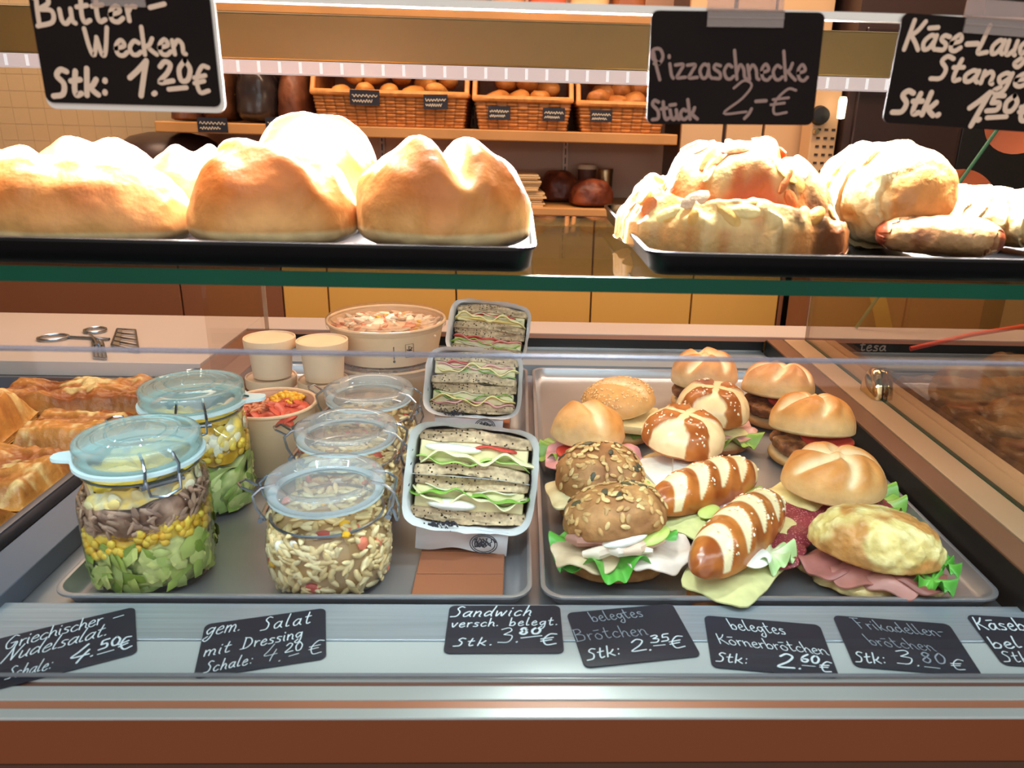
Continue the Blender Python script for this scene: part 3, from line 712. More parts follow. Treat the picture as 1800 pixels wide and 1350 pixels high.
# ------------------------------------------------------------------ jars
def octo(th, rf=1.0, soft=10.0, ch=1.17):
    d = [max(0.0001, math.cos(th-k*math.pi/4))/(1.0 if k % 2 == 0 else ch) for k in range(8)]
    return 1.0/(sum(x**soft for x in d if x > 0.001)**(1/soft))
def bail(t, R, zneck, ztop, ang, name='wire_bail'):
    """wire ring round the neck with hinge, bail over the lid edge and a clasp"""
    b = MB(); n = 48
    b.tube([(R*1.0*math.cos(2*math.pi*k/n), R*1.0*math.sin(2*math.pi*k/n), zneck) for k in range(n)], 0.0013, 6, None, None, True)
    for s, wdt in ((0, 0.013), (math.pi, 0.012)):
        M = Matrix.Rotation(ang+s, 4, 'Z'); R2 = R+0.002
        for q in (-1, 1):
            b.tube([(R2, q*wdt, zneck-0.002), (R2+0.006, q*wdt, zneck+0.010), (R2+0.008, q*wdt, ztop-0.010), (R2+0.001, q*wdt*0.9, ztop-0.003), (R2-0.010, q*wdt*0.8, ztop-0.0005)], 0.0013, 6, None, M)
        b.tube([(R2+0.003, -wdt-0.004, zneck), (R2+0.003, wdt+0.004, zneck)], 0.0023, 8, None, M)
        if s == 0:
            b.tube([(R2+0.006, -wdt, zneck+0.006), (R2+0.009, -wdt*0.9, zneck-0.006), (R2+0.009, 0, zneck-0.010), (R2+0.009, wdt*0.9, zneck-0.006), (R2+0.006, wdt, zneck+0.006)], 0.0013, 6, None, M)
        else:
            b.tube([(R2+0.008, -0.006, ztop-0.010), (R2+0.017, -0.007, ztop-0.004), (R2+0.021, 0, ztop-0.004), (R2+0.017, 0.007, ztop-0.004), (R2+0.008, 0.006, ztop-0.010)], 0.0012, 6, None, M)
    return b.build(name, M_wire, t)
def lid_mesh(R, z0, h, dome=0.004):
    prof = [(R*0.80, z0), (R*0.97, z0), (R, z0+0.003), (R, z0+h*0.40), (R*0.985, z0+h*0.62), (R*1.0, z0+h*0.72), (R*0.985, z0+h*0.92), (R*0.95, z0+h), (R*0.90, z0+h*1.0),
            (R*0.875, z0+h*0.93), (R*0.84, z0+h*0.93), (R*0.80, z0+h*1.0), (R*0.70, z0+h+dome*0.45), (R*0.68, z0+h*0.94+dome*0.45), (R*0.655, z0+h*0.94+dome*0.45), (R*0.635, z0+h+dome*0.5), (R*0.50, z0+h+dome*0.6), (R*0.485, z0+h*0.95+dome*0.6), (R*0.46, z0+h*0.95+dome*0.6), (R*0.445, z0+h+dome*0.65), (R*0.3, z0+h+dome*0.85), (R*0.001, z0+h+dome)]
    return MB().lathe(prof, 72)
def salad_jar(M, label, seed, layers, tongue=200, clasp=-30, sc=1.0):
    t = thing('salad_jar', label, 'jar', M, 'large clip-top salad jars'); Rb = 0.0500*sc; H = 0.112*sc; Rn = 0.0445*sc
    def rf(th, z):
        k = ss(z, 0.086*sc, 0.104*sc); return octo(th)*(1-k)+k
    prof = [(0.039*sc, 0.0), (0.043*sc, 0.0012), (0.0472*sc, 0.008*sc), (Rb, 0.020*sc), (Rb, 0.076*sc), (0.0490*sc, 0.087*sc), (Rn*1.0, 0.096*sc), (Rn*0.98, 0.103*sc), (Rn, 0.106*sc), (Rn, H)]
    MB().lathe(prof, 96, rf=rf).build('jar_body', M_jar, t)
    MB().lathe([(0.0003, 0.0004), (0.034*sc, 0.0004), (0.0355*sc, 0.004*sc), (0.0003, 0.0042*sc)], 64, rf=rf).build('jar_foot', M_lid, t)
    # white rubber ring with a pull tongue
    a = math.radians(tongue); b = MB()
    def rr(th, z):
        d = abs((th-a+math.pi) % (2*math.pi)-math.pi); return 1+0.34*math.exp(-(d/0.17)**4)
    b.lathe([(Rn*0.9, H), (Rn*1.17, H-0.0005), (Rn*1.17, H+0.0027), (Rn*0.9, H+0.0027)], 120, rf=rr); b.build('rubber_ring', M_rubber, t)
    lid_mesh(0.0500*sc, H+0.0028, 0.017*sc).build('lid', M_lid, t)
    bail(t, Rn+0.0016, 0.1045*sc, H+0.018*sc, math.radians(clasp))
    core = 0.93
    rnd = random.Random(seed)
    for nm, z0, z1, colA, colB, kind, amt in layers:
        z0 *= sc; z1 *= sc; b = MB(); zz = np.linspace(z0, z1, 16)[:, None]; th = np.linspace(0, 2*math.pi, 96, endpoint=False)[None]
        base = np.array([np.interp(z, [p[1] for p in prof], [p[0] for p in prof]) for z in zz[:, 0]])[:, None]
        oc = np.array([[rf(x, z) for x in th[0]] for z in zz[:, 0]])
        wob = 0.0055*np.sin(2*th+seed+z0*300)+0.003*np.sin(5*th+2*seed)
        X = base*oc*core*np.cos(th); Y = base*oc*core*np.sin(th); Z = zz+wob*np.minimum(1, zz/(0.02*sc))
        Pn = np.stack([X, Y, Z], -1); n1 = fbm(Pn, 70, seed, 3); n2 = fbm(Pn, 170, seed+4, 2)
        f = 1-0.07*np.clip(0.5-n1, 0, 1); X = X*f; Y = Y*f; Z = Z+0.004*n1
        cc = mixc(colA, colB, np.clip(0.5+0.9*n1+0.4*n2, 0, 1))*(0.72+0.28*np.clip(0.6+n2, 0, 1))[..., None]
        b.grid(X, Y, Z, cc, None, True)
        top = [np.stack([X[-1]*k, Y[-1]*k, Z[-1]+0.003*vn(np.stack([X[-1]*k, Y[-1]*k, 0*X[-1]], -1), 150, seed)], -1) for k in (1, 0.7, 0.35, 0.02)]
        tt = np.stack(top); b.grid(tt[..., 0], tt[..., 1], tt[..., 2], np.asarray(colB), None, True, False, True)
        for _ in range(amt):
            tq = rnd.uniform(0, 2*math.pi); z = rnd.uniform(z0+0.003, z1-0.001); rb = float(np.interp(z, [p[1] for p in prof], [p[0] for p in prof]))*rf(tq, z)*0.945
            p = Vector((rb*math.cos(tq), rb*math.sin(tq), z)); n = Vector((math.cos(tq), math.sin(tq), 0)); q = n.to_track_quat('Z', 'Y').to_matrix().to_4x4() @ Matrix.Rotation(rnd.uniform(0, 6.3), 4, 'Z')
            c = np.asarray(colA)*(1-rnd.random())+np.asarray(colB)*rnd.random()*1.0; c = np.clip(np.asarray(colA)+(np.asarray(colB)-np.asarray(colA))*rnd.random(), 0, 1)*rnd.uniform(0.85, 1.12)
            u_, v_ = rnd.uniform(0.6, 1.5), rnd.uniform(0.5, 1.3); p.z = max(0.009, p.z+0.0055*math.sin(2*tq+seed+z0*300)*min(1, z0*40))
            if kind == 'leaf': b.add([(-.010*u_, -.004, 0), (-.003*u_, -.007*v_, .0012), (.006*u_, -.006*v_, -.0004), (.011*u_, .001, .0008), (.005*u_, .006*v_, .0014), (-.004*u_, .006*v_, -.0004), (-.011*u_, .003, .0004), (0, 0, .0022)], [(0, 1, 7), (1, 2, 7), (2, 3, 7), (3, 4, 7), (4, 5, 7), (5, 6, 7), (6, 0, 7)], [c*0.9, c, c*1.08, c, c*0.92, c*1.05, c, c*1.1], Matrix.Translation(p) @ q @ Matrix.Rotation(rnd.uniform(-0.3, 0.3), 4, 'X'))
            elif kind == 'corn': b.ell(p, (0.0042, 0.0036, 0.0026), c, q, 8, 6)
            elif kind == 'tuna': b.ell(p, (rnd.uniform(0.004, 0.009), rnd.uniform(0.0014, 0.003), 0.0016), c, q @ Matrix.Rotation(rnd.uniform(-0.5, 0.5), 4, 'Y'), 7, 4)
            else: b.ell(p, (0.006, 0.0045, 0.0016), c, q, 8, 5)
        for v_ in b.v: v_[:, 2] = np.maximum(v_[:, 2], 0.0046)
        o = b.build(nm, M_food, t); o['kind'] = 'stuff' if kind in ('corn', 'leaf', 'tuna') else 'thing'
        if o['kind'] == 'thing': del o['kind']
    return t
def pasta_jar(M, label, seed, clasp=0, fill=0.061, grains=560):
    t = thing('pasta_salad_jar', label, 'jar', M, 'small clip-top jars of pasta salad'); Rn = 0.0425
    prof = [(0.036, 0.0), (0.041, 0.0015), (0.046, 0.008), (0.0495, 0.020), (0.0500, 0.040), (0.0480, 0.054), (0.0440, 0.063), (Rn, 0.067), (Rn, 0.084)]
    def rf(th, z): return (1-0.0)*(octo(th, 1, 8.0, 1.1)*0.45+0.55)*(1-ss(z, 0.045, 0.066))+ss(z, 0.045, 0.066)
    MB().lathe(prof, 84, rf=rf).build('jar_body', M_jarclear, t)
    MB().lathe([(0.0003, 0.0004), (0.035, 0.0004), (0.0365, 0.004), (0.0003, 0.0042)], 64).build('jar_foot', M_lidclear, t)
    MB().lathe([(Rn*0.9, 0.084), (Rn*1.06, 0.084), (Rn*1.06, 0.0862), (Rn*0.9, 0.0862)], 64).build('rubber_ring', M_rubber, t)
    R = 0.0468; z0 = 0.0864
    lp = [(R*0.80, z0), (R*0.96, z0), (R, z0+0.004), (R, z0+0.009), (R*0.97, z0+0.0125), (R*0.93, z0+0.0138), (R*0.80, z0+0.0135), (R*0.74, z0+0.011), (R*0.70, z0+0.005), (R*0.66, z0+0.0035), (R*0.63, z0+0.0045), (R*0.3, z0+0.0055), (0.0003, z0+0.006)]
    MB().lathe(lp, 72).build('lid', M_lidclear, t)
    bail(t, Rn+0.0016, 0.0665, 0.0985, math.radians(clasp))
    rnd = random.Random(seed); b = MB()
    ip = [(r*0.93, z) for r, z in prof if z <= fill]+[(float(np.interp(fill, [p[1] for p in prof], [p[0] for p in prof]))*0.93, fill)]
    ip = [(0.0003, 0.005), (0.033, 0.0055)]+ip[2:]+[(0.03, fill+0.003), (0.0003, fill+0.004)]
    b.lathe(ip, 64, C(176, 142, 96), rf=rf)
    def place(k, size, cols, zr=(0.006, fill)):
        for _ in range(k):
            tq = rnd.uniform(0, 2*math.pi); z = rnd.uniform(*zr); rb = float(np.interp(z, [p[1] for p in prof], [p[0] for p in prof]))*rf(tq, z)*0.945
            if rnd.random() < 0.22: z = fill+rnd.uniform(0, 0.006); rb *= math.sqrt(rnd.random())*0.95
            p = Vector((rb*math.cos(tq), rb*math.sin(tq), z)); n = Vector((math.cos(tq), math.sin(tq), 0)) if z < fill else Vector((rnd.uniform(-.3, .3), rnd.uniform(-.3, .3), 1))
            q = n.to_track_quat('Z', 'Y').to_matrix().to_4x4() @ Matrix.Rotation(rnd.uniform(0, 6.3), 4, 'Z') @ Matrix.Rotation(rnd.uniform(-0.35, 0.35), 4, 'Y')
            s = rnd.uniform(0.85, 1.2); c = np.asarray(cols[rnd.randrange(len(cols))])*rnd.uniform(0.85, 1.12)
            bb.ell(p, [v*s for v in size], np.clip(c, 0, 1), q, 8, 5)
    b.build('salad_filling', M_food, t)
    bb = MB(); place(grains, (0.0066, 0.0026, 0.0021), [C(232, 206, 150), C(222, 194, 138), C(240, 220, 170)]); o = bb.build('rice_shaped_pasta', M_food, t); o['kind'] = 'stuff'
    bb = MB(); place(16, (0.0058, 0.0044, 0.0022), [C(214, 92, 74), C(198, 78, 62), C(228, 128, 100)]); o = bb.build('pepper_pieces', M_food, t); o['kind'] = 'stuff'
    bb = MB(); place(9, (0.0042, 0.0036, 0.003), [C(236, 182, 44)]); o = bb.build('sweetcorn', M_food, t); o['kind'] = 'stuff'
    bb = MB(); place(5, (0.0064, 0.005, 0.003), [C(240, 238, 222)], (0.03, fill)); o = bb.build('cheese_cubes', M_food, t); o['kind'] = 'stuff'
    return t
# ------------------------------------------------------------------ paper cups and bowls
def paper_cup(M, label):
    t = thing('paper_cup', label, 'cup', M, 'small lidded paper cups')
    MB().lathe([(0.0003, 0.002), (0.027, 0.002), (0.0272, 0.0), (0.0285, 0.0), (0.0335, 0.050), (0.0335, 0.051)], 56).build('cup', M_kraftside, t)
    MB().lathe([(0.0345, 0.040), (0.0378, 0.040), (0.0386, 0.0515), (0.0382, 0.0535), (0.0362, 0.0540), (0.0354, 0.0515), (0.0003, 0.0512)], 56).build('lid', M_kraft, t)
    return t
def salad_heap(R, z, seed, items, n=120, dome=0.006):
    b = MB(); rnd = random.Random(seed)
    prof = [(R, z-0.004), (R*0.9, z+dome*0.3), (R*0.5, z+dome*0.8), (0.0003, z+dome)]
    b.lathe(prof, 48, items[0][1])
    for sz, c, k in items:
        for _ in range(k):
            r = R*0.95*math.sqrt(rnd.random()); a = rnd.uniform(0, 6.28); zz = z+dome*(1-(r/R)**2)+rnd.uniform(0, 0.002)
            M = Euler((rnd.uniform(-.6, .6), rnd.uniform(-.6, .6), rnd.uniform(0, 6.3))).to_matrix().to_4x4()
            b.ell(Vector((r*math.cos(a), r*math.sin(a), zz)), [v*rnd.uniform(.8, 1.25) for v in sz], np.clip(np.asarray(c)*rnd.uniform(.85, 1.12), 0, 1), M, 8, 5)
    return b
def paper_bowl(M, label, R, h, lid=True, marks=False, group='paper salad bowls'):
    t = thing('paper_bowl', label, 'bowl', M, group); r0 = R*0.86
    MB().lathe([(0.0003, 0.003), (r0*0.97, 0.003), (r0*0.97, 0.0), (r0, 0.0), (R*0.985, h-0.004)], 80).build('bowl', M_kraftside, t)
    b = MB(); b.tube([(R*math.cos(2*math.pi*k/80), R*math.sin(2*math.pi*k/80), h-0.002) for k in range(80)], 0.0021, 8, None, None, True); b.build('rolled_rim', M_kraft, t)
    b = MB().lathe([(R*0.975, h-0.004), (r0*0.98, 0.02)], 80); b.build('inner_wall', M_kraft, t)
    if lid:
        Rl = R*1.012
        MB().lathe([(Rl, h-0.009), (Rl*1.012, h-0.008), (Rl*1.01, h+0.001), (Rl*0.985, h+0.004), (Rl*0.94, h+0.004), (Rl*0.92, h-0.002), (0.0003, h-0.001)], 80).build('clear_lid', M_lidpla, t)
    if marks:
        def on(px, pz, pts, w=0.0005):
            w = w*1.7
            q = []
            for u, v in pts:
                x = px+u; z = pz+v; rr = r0+(R*0.985-r0)*(z/h)+0.0006; a = -math.pi/2+x/rr; q.append((rr*math.cos(a), rr*math.sin(a), z))
            bm.tube(q, w, 4)
        bm = MB()
        # certification box: tick with a tree, three letters; and a column of fine print
        on(0.030, 0.014, [(0, 0), (0.012, 0), (0.012, 0.020), (0, 0.020), (0, 0)], 0.00025)
        on(0.030, 0.014, [(0.002, 0.012), (0.005, 0.010), (0.005, 0.017), (0.010, 0.014), (0.005, 0.010), (0.0095, 0.0105)])
        for k, gl in enumerate(([(0, 0), (0, 1), (.7, 1), (0, 1), (0, .5), (.6, .5)], [(.7, 1), (0, .9), (.1, .5), (.7, .45), (.6, 0), (0, 0)], [(.7, .9), (.3, 1), (0, .5), (.3, 0), (.7, .1)])):
            on(0.0325+k*0.0028, 0.0165, [(u*0.0022, v*0.0034) for u, v in gl], 0.0003)
        for k in range(9): on(0.0125, 0.013+k*0.0022, [(0, 0), (0.0016, 0), (0.0004, 0.0012), (0.0018, 0.0012)], 0.00025)
        for k in range(10): 
            a = k*0.62; on(0.0125+0.0009, 0.0095, [(0.0011*math.cos(a), 0.0014*math.sin(a)), (0.0011*math.cos(a+.62), 0.0014*math.sin(a+.62))], 0.0004)
        bm.build('printed_marks', M_ink, t)
    return t

# ================================================================== wrapped sandwiches
BRD, BRD2, SEEDY = C(176, 150, 118), C(212, 188, 152), C(96, 78, 60)
def bread_slice(w, d, th, seed, bend=0.0):
    n = 72; T = np.linspace(0, 2*math.pi, n, endpoint=False)
    r = (np.abs(np.cos(T)/(w/2))**7+np.abs(np.sin(T)/(th/2))**7)**(-1/7)
    ox = r*np.cos(T); oz = r*np.sin(T); rows = []
    for k, y in ((0.02, 0.0015), (0.35, 0.0012), (0.7, 0.0008), (0.94, 0.0), (1.0, 0.0022), (1.0, d*0.5), (1.0, d-0.002), (0.9, d), (0.02, d)):
        rows.append(np.stack([ox*k, 0*ox+y, oz*k], -1))
    P = np.stack(rows); n1 = fbm(P, 160, seed, 3); P[..., 1] -= 0.0012*n1; P[..., 2] += 0.0016*fbm(P, 60, seed+1)
    P[..., 2] += bend*(P[..., 0]/(w/2))**2
    cr = ss(np.abs(P[..., 0])/(w/2), 0.90, 1.0)*0.6
    col = mixc(BRD, BRD2, np.clip(0.5+0.8*n1, 0, 1)); col = mixc(col, SEEDY, np.clip(ss(vn(P, 420, seed+9), 0.35, 0.6)+cr*0.8, 0, 1)*0.8)
    return MB().grid(P[..., 0], P[..., 1], P[..., 2], col, None, True, True, True)
def strip_fill(w, d, th, z, seed, col, wave=0.002, out=0.005, bend=0.0, skew=0.0):
    f = flat_slice
    def zf(X, Y, rh): return z+1.5*wave*np.sin(X*(70+9*(seed % 5))+seed)+0.7*wave*np.sin(X*(190+13*(seed % 7))+2*seed)+bend*(X/(w/2))**2+skew*X+0.0007*np.sin(Y*300+X*200)
    def cf(X, Y, rh): return mixc(col, np.asarray(col)*0.84, np.clip(0.5+0.8*vn(np.stack([X, Y, 0*X], -1), 80, seed), 0, 1))
    return sheet(rect_rf(w/2, d/2, 8), th, zf, cf, 96, 12, Matrix.Translation((0, d/2-out, 0)))
def wrap_print(b, seed, M, sx, sz, k):
    rnd = random.Random(seed)
    for _ in range(k):
        x, z = rnd.uniform(-sx, sx), rnd.uniform(-sz, sz); pts = []
        a = rnd.uniform(0, 6)
        for i in range(8): pts.append((x+0.0022*i*0.6+0.0012*math.sin(i*1.9+a), 0, z+0.0028*math.sin(i*1.3+a)))
        b.tube(pts, rnd.uniform(0.0004, 0.0009), 5, None, M)
LETG, LETP = C(132, 186, 70), C(206, 222, 146)
def sandwich_half(t, z0, seed, fills, w=0.109, d=0.060, lay=0.0):
    thb = 0.0125; M0 = z0
    put(bread_slice(w, d, thb, seed, lay).build('bread_slice', M_seeded, t), 0, 0, M0+thb/2)
    z = M0+thb
    for nm, th, col, out, wave, wf, xo in fills:
        rndm = seed*3+len(nm)
        if nm == 'lettuce': o = strip_fill(w*wf, d, 0.0016, z+th/2, rndm, col, 0.0024, out, lay).build('lettuce', M_leaf, t)
        elif nm == 'egg_slice':
            o = MB().ell((0, 0.012-out, z+th/2), (w*wf/2, 0.014, th*0.62), col, None, 24, 12).build('egg_slice', M_food, t)
        else: o = strip_fill(w*wf, d, th, z+th/2, rndm, col, wave, out, lay).build(nm, M_food, t)
        o.location.x += xo; z += th
    MB().box(-w*0.47, w*0.47, 0.004, d*0.96, M0+thb*0.8, z+thb*0.2, C(222, 208, 160), bev=0.002).build('spread_filling', M_food, t)
    put(bread_slice(w*0.99, d, thb, seed+1, lay).build('bread_slice', M_seeded, t), 0.001, 0.001, z+thb/2, 0, 0, 0)
    return z+thb
def sandwich_pack(px, py, Y, label, seed, f1, f2, tilt=-22, rz=0.0, flap=0.034, zoff=0.0, prints=((0, 0),), roll=0.0):
    c = PY(px, py, Y); M = MT(c[0], c[1], c[2], rz, tilt, roll) @ Matrix.Translation((0, 0, -0.046+zoff))
    t = thing('wrapped_sandwich', label, 'sandwich', M, 'wrapped sandwiches in a row')
    z1 = sandwich_half(t, 0.0, seed, f1, lay=0.0022); z2 = sandwich_half(t, z1+0.0008, seed+20, f2, lay=-0.0035)
    hz = z2/2+0.0008; hw = 0.0556; n = 88
    T = np.linspace(0, 2*math.pi, n, endpoint=False); r = (np.abs(np.cos(T)/hw)**5.5+np.abs(np.sin(T)/hz)**5.5)**(-1/5.5)
    rows = []
    for y, k in ((-0.013, 1.10), (-0.006, 1.05), (0.001, 1.012), (0.02, 1.0), (0.045, 0.995), (0.062, 0.97), (0.066, 0.6), (0.067, 0.02)):
        rows.append(np.stack([r*k*np.cos(T), 0*T+y+(0.004*np.sin(3*T+seed)+0.0025*np.sin(8*T+seed) if y < 0 else 0), r*k*np.sin(T)+z2/2], -1))
    P = np.stack(rows); nz = fbm(P, 70, seed); P[..., 0] *= 1+0.012*nz; P[..., 2] += 0.0012*nz
    b = MB().grid(P[..., 0], P[..., 1], P[..., 2], None, None, True, False, True)
    # paper between the two halves and the folded end hanging below the cut face
    X = np.linspace(-hw*0.99, hw*0.99, 24)[None]; Yy = np.linspace(-0.006, 0.055, 6)[:, None]
    zc = z1+0.0004+0.0004*np.sin(X*60)+0*Yy-0.0018*(X/hw)**2
    b.grid(X+0*Yy, Yy+0.002*np.sin(X*50+seed), zc, None, None, False)
    flap = min(flap, (M @ Vector((0, -0.006, -0.003))).z-0.8634)
    U = np.linspace(-0.046, 0.040, 28)[None]; Vv = np.linspace(0, 1, 9)[:, None]
    dn = Matrix.Rotation(math.radians(-tilt), 3, 'X'); dvec = np.array(dn @ Vector((0, 0.12, -1)).normalized())
    base = np.stack([U+0*Vv, -0.006+0*U*Vv+0.001*np.sin(U*120), -0.003+0*U*Vv], -1)
    ln = flap*(1+0.10*np.sin(U*55+seed)+0.05*np.sin(U*150))
    Pq = base+dvec[None, None]*(Vv*ln)[..., None]; Pq[..., 1] += 0.0015*np.sin(U*90+Vv*3)
    b.grid(Pq[..., 0], Pq[..., 1], Pq[..., 2], None, None, False)
    t.location.z += max(0.0, 0.8630-min((M @ Vector(v)).z for v in P.reshape(-1, 3)))
    b.build('paper_wrapper', M_paper, t)
    b = MB(); Rl = Matrix.Translation((-hw*1.03, 0.004, z2/2)) @ Matrix.Rotation(math.radians(90), 4, 'Z')
    wrap_print(b, seed, Rl, 0.006, 0.036, 16)
    Rf = Matrix.Translation((0.018, -0.009, -0.014)) @ Matrix.Rotation(math.radians(-tilt), 4, 'X')
    for rr in (0.0125, 0.0105):
        b.tube([(rr*math.cos(a), -0.0015, rr*0.8*math.sin(a)) for a in np.linspace(0, 2*math.pi, 24, endpoint=False)], 0.0005, 5, None, Rf, True)
    wrap_print(b, seed+1, Rf @ Matrix.Translation((-0.004, -0.0015, 0)), 0.005, 0.004, 9)
    Rf = Matrix.Translation((-0.028, -0.0105, -0.001)) @ Matrix.Rotation(math.radians(-tilt), 4, 'X')
    wrap_print(b, seed+2, Rf, 0.012, 0.004, 10)
    o = b.build('paper_print', M_ink, t); o['kind'] = 'stuff'
    return t
TOMR, MAYO = C(206, 62, 50), C(240, 236, 206)
sandwich_pack(829, 836, 0.655, 'wrapped dark bread sandwich with egg and lettuce, nearest of the sandwich row', 11,
    [('egg_slice', 0.009, EGGW, 0.007, 0.001, 0.44, -0.016), ('cheese', 0.003, C(238, 232, 184), 0.008, 0.003, 1.0, 0.0), ('lettuce', 0.005, LETG, 0.009, 0.002, 1.04, 0.0), ('mayonnaise', 0.002, MAYO, 0.001, 0.001, 0.85, 0.0)],
    [('lettuce', 0.004, C(170, 206, 104), 0.007, 0.002, 1.0, 0.0), ('cheese', 0.004, C(236, 230, 176), 0.008, 0.003, 1.02, 0.006), ('egg_slice', 0.008, EGGW, 0.007, 0.001, 0.50, -0.020), ('tomato_slice', 0.003, TOMR, 0.003, 0.001, 0.38, 0.02)], roll=5)
sandwich_pack(834, 664, 0.925, 'wrapped dark bread sandwich with cucumber, in the middle of the sandwich row', 31,
    [('ham', 0.003, HAMC, 0.006, 0.002, 0.98, 0.0), ('cheese', 0.003, C(240, 226, 150), 0.007, 0.003, 1.0, 0.0), ('lettuce', 0.005, LETG, 0.006, 0.002, 0.92, 0.0), ('mayonnaise', 0.002, MAYO, 0.002, 0.001, 0.9, 0.0)],
    [('lettuce', 0.005, LETG, 0.005, 0.003, 0.72, 0.014), ('cheese', 0.003, C(236, 224, 150), 0.007, 0.003, 0.96, 0.004), ('ham', 0.003, HAMC, 0.005, 0.002, 0.9, 0.0), ('tomato_slice', 0.003, TOMR, 0.004, 0.001, 0.3, -0.022)], roll=3, flap=0.036)
sandwich_pack(861, 572, 1.13, 'wrapped dark bread sandwich with tomato, at the back end of the sandwich row', 51,
    [('mayonnaise', 0.002, MAYO, 0.003, 0.001, 0.95, 0.0), ('lettuce', 0.005, C(176, 214, 112), 0.008, 0.003, 1.0, -0.004), ('ham', 0.003, C(228, 150, 146), 0.006, 0.002, 0.96, 0.0), ('tomato_slice', 0.003, TOMR, 0.004, 0.001, 0.8, -0.01)],
    [('egg_slice', 0.004, C(246, 226, 150), 0.005, 0.001, 0.9, 0.0), ('cheese', 0.004, C(244, 232, 168), 0.008, 0.003, 1.0, 0.0), ('mayonnaise', 0.002, MAYO, 0.004, 0.001, 0.9, 0.0), ('tomato_slice', 0.003, TOMR, 0.004, 0.001, 0.7, 0.0)], roll=6, rz=-2, flap=0.05)
# brown boards under the sandwich row
M_b = [(0.551, 0.6015), (0.603, 0.6535), (0.655, 0.82), (0.8215, 1.15)]
b0 = PZ(722, 1048, 0.862); b1 = PZ(884, 1048, 0.862)
t = thing('brown_board', 'reddish brown board under the wrapped sandwiches, bare at its front end', 'board', MT((b0[0]+b1[0])/2, 0.58, 0.8592))
for a, c in ((0.562, 0.5985), (0.5995, 0.637), (0.638, 0.80), (0.801, 1.14)):
    MB().box(-(b1[0]-b0[0])/2, (b1[0]-b0[0])/2, a-0.58, c-0.58, 0, 0.003, bev=0.0008).build('board_strip', M_board, t, False)

# ================================================================== left tray: jars, cups, bowls
LET = (C(138, 164, 62), C(224, 226, 146)); CORN = (C(228, 170, 40), C(246, 212, 84)); TUNA = (C(140, 104, 88), C(190, 152, 130)); EGG = (C(236, 232, 206), C(246, 206, 80))
def onfloor(px, py, z0=0.8572): p = PZ(px, py, z0); return p
p = PZ(241, 764, 0.988)
salad_jar(MT(p[0], p[1], 0.8572, 14), 'big clip-top jar of layered tuna and sweetcorn salad, nearest on the left', 3,
    [('lettuce', 0.003, 0.044, *LET, 'leaf', 170), ('sweetcorn', 0.043, 0.062, *CORN, 'corn', 120), ('tuna', 0.061, 0.086, *TUNA, 'tuna', 170), ('egg_pieces', 0.085, 0.098, *EGG, 'slice', 22)], tongue=188-14, clasp=-48-14)
p = PZ(336, 676, 0.988)
salad_jar(MT(p[0], p[1], 0.8572, 20), 'big clip-top jar of lettuce and egg salad, behind the tuna jar', 5,
    [('lettuce', 0.003, 0.058, C(150, 180, 84), C(228, 232, 158), 'leaf', 170), ('sweetcorn', 0.057, 0.074, *CORN, 'corn', 110), ('egg_slices', 0.073, 0.096, C(244, 240, 222), C(240, 206, 90), 'slice', 60)], tongue=12-20, clasp=-70-20)
def pj(px, py, label, seed, clasp, zl=0.957, s=1.09, sz=0.98):
    p = PZ(px, py, zl); pasta_jar(MT(p[0], p[1], 0.8572, 8*seed) @ Matrix.Diagonal((s, s, sz, 1)), label, seed, clasp-8*seed)
pj(572, 832, 'small clip-top jar of pasta salad, nearest of its row', 1, 5)
pj(608, 742, 'small clip-top jar of pasta salad, second of its row', 2, -2)
pj(648, 676, 'small clip-top jar of pasta salad, third of its row, before the lidded bowls', 3, -8, s=1.08)
p = PZ(476, 706, 0.934); t = paper_bowl(MT(p[0], p[1], 0.8572), 'open kraft bowl of tomato, tuna and sweetcorn salad behind the lettuce jar', 0.050, 0.077, False, group='open paper bowls')
h = MB()
salad_heap(0.047, 0.066, 4, [((0.010, 0.007, 0.002), C(204, 92, 70), 6)], dome=0.004).build('salad', M_food, t)
def heap_part(nm, cx, cyy, R, z, seed, items, par):
    o = salad_heap(R, z, seed, items, dome=0.006).build(nm, M_food, par); o.location = (cx, cyy, 0); o['kind'] = 'stuff'; return o
heap_part('tomato', 0.014, -0.018, 0.026, 0.068, 5, [((0.012, 0.007, 0.003), C(206, 88, 68), 18)], t)
heap_part('tuna', -0.012, -0.002, 0.022, 0.069, 6, [((0.006, 0.002, 0.002), C(216, 140, 100), 60)], t)
heap_part('sweetcorn', 0.010, 0.026, 0.019, 0.069, 7, [((0.0042, 0.0036, 0.003), C(238, 184, 52), 40)], t)
p = PY(680, 574, 1.10)
MBW = MT(p[0], p[1], 0)
def bowlset(z, lbl, marks):
    t = paper_bowl(MT(p[0], p[1], z, 6), lbl, 0.0845, 0.0545, True, marks)
    R = 0.0845*0.93
    salad_heap(R, 0.040, 8, [((0.014, 0.008, 0.003), C(244, 214, 186), 60), ((0.010, 0.005, 0.003), C(230, 150, 120), 22), ((0.0045, 0.004, 0.003), C(244, 190, 60), 22), ((0.012, 0.005, 0.002), C(240, 232, 210), 40), ((0.006, 0.003, 0.002), C(150, 120, 60), 10)], dome=0.010).build('salad', M_food, t)
    return t
bowlset(0.8572, 'kraft salad bowl underneath another lidded bowl', False)
bowlset(0.8572+0.0588, 'kraft salad bowl with clear lid, on top of another bowl', True)
def cup(px, py, Y, z, lbl): q = PY(px, py, Y); paper_cup(MT(q[0], q[1], z) @ Matrix.Diagonal((0.88, 0.88, 1, 1)), lbl)
cup(476, 655, 1.005, 0.8572, 'lidded kraft cup, lower of the left stack'); cup(474, 600, 1.005, 0.8572+0.0545, 'lidded kraft cup, upper of the left stack')
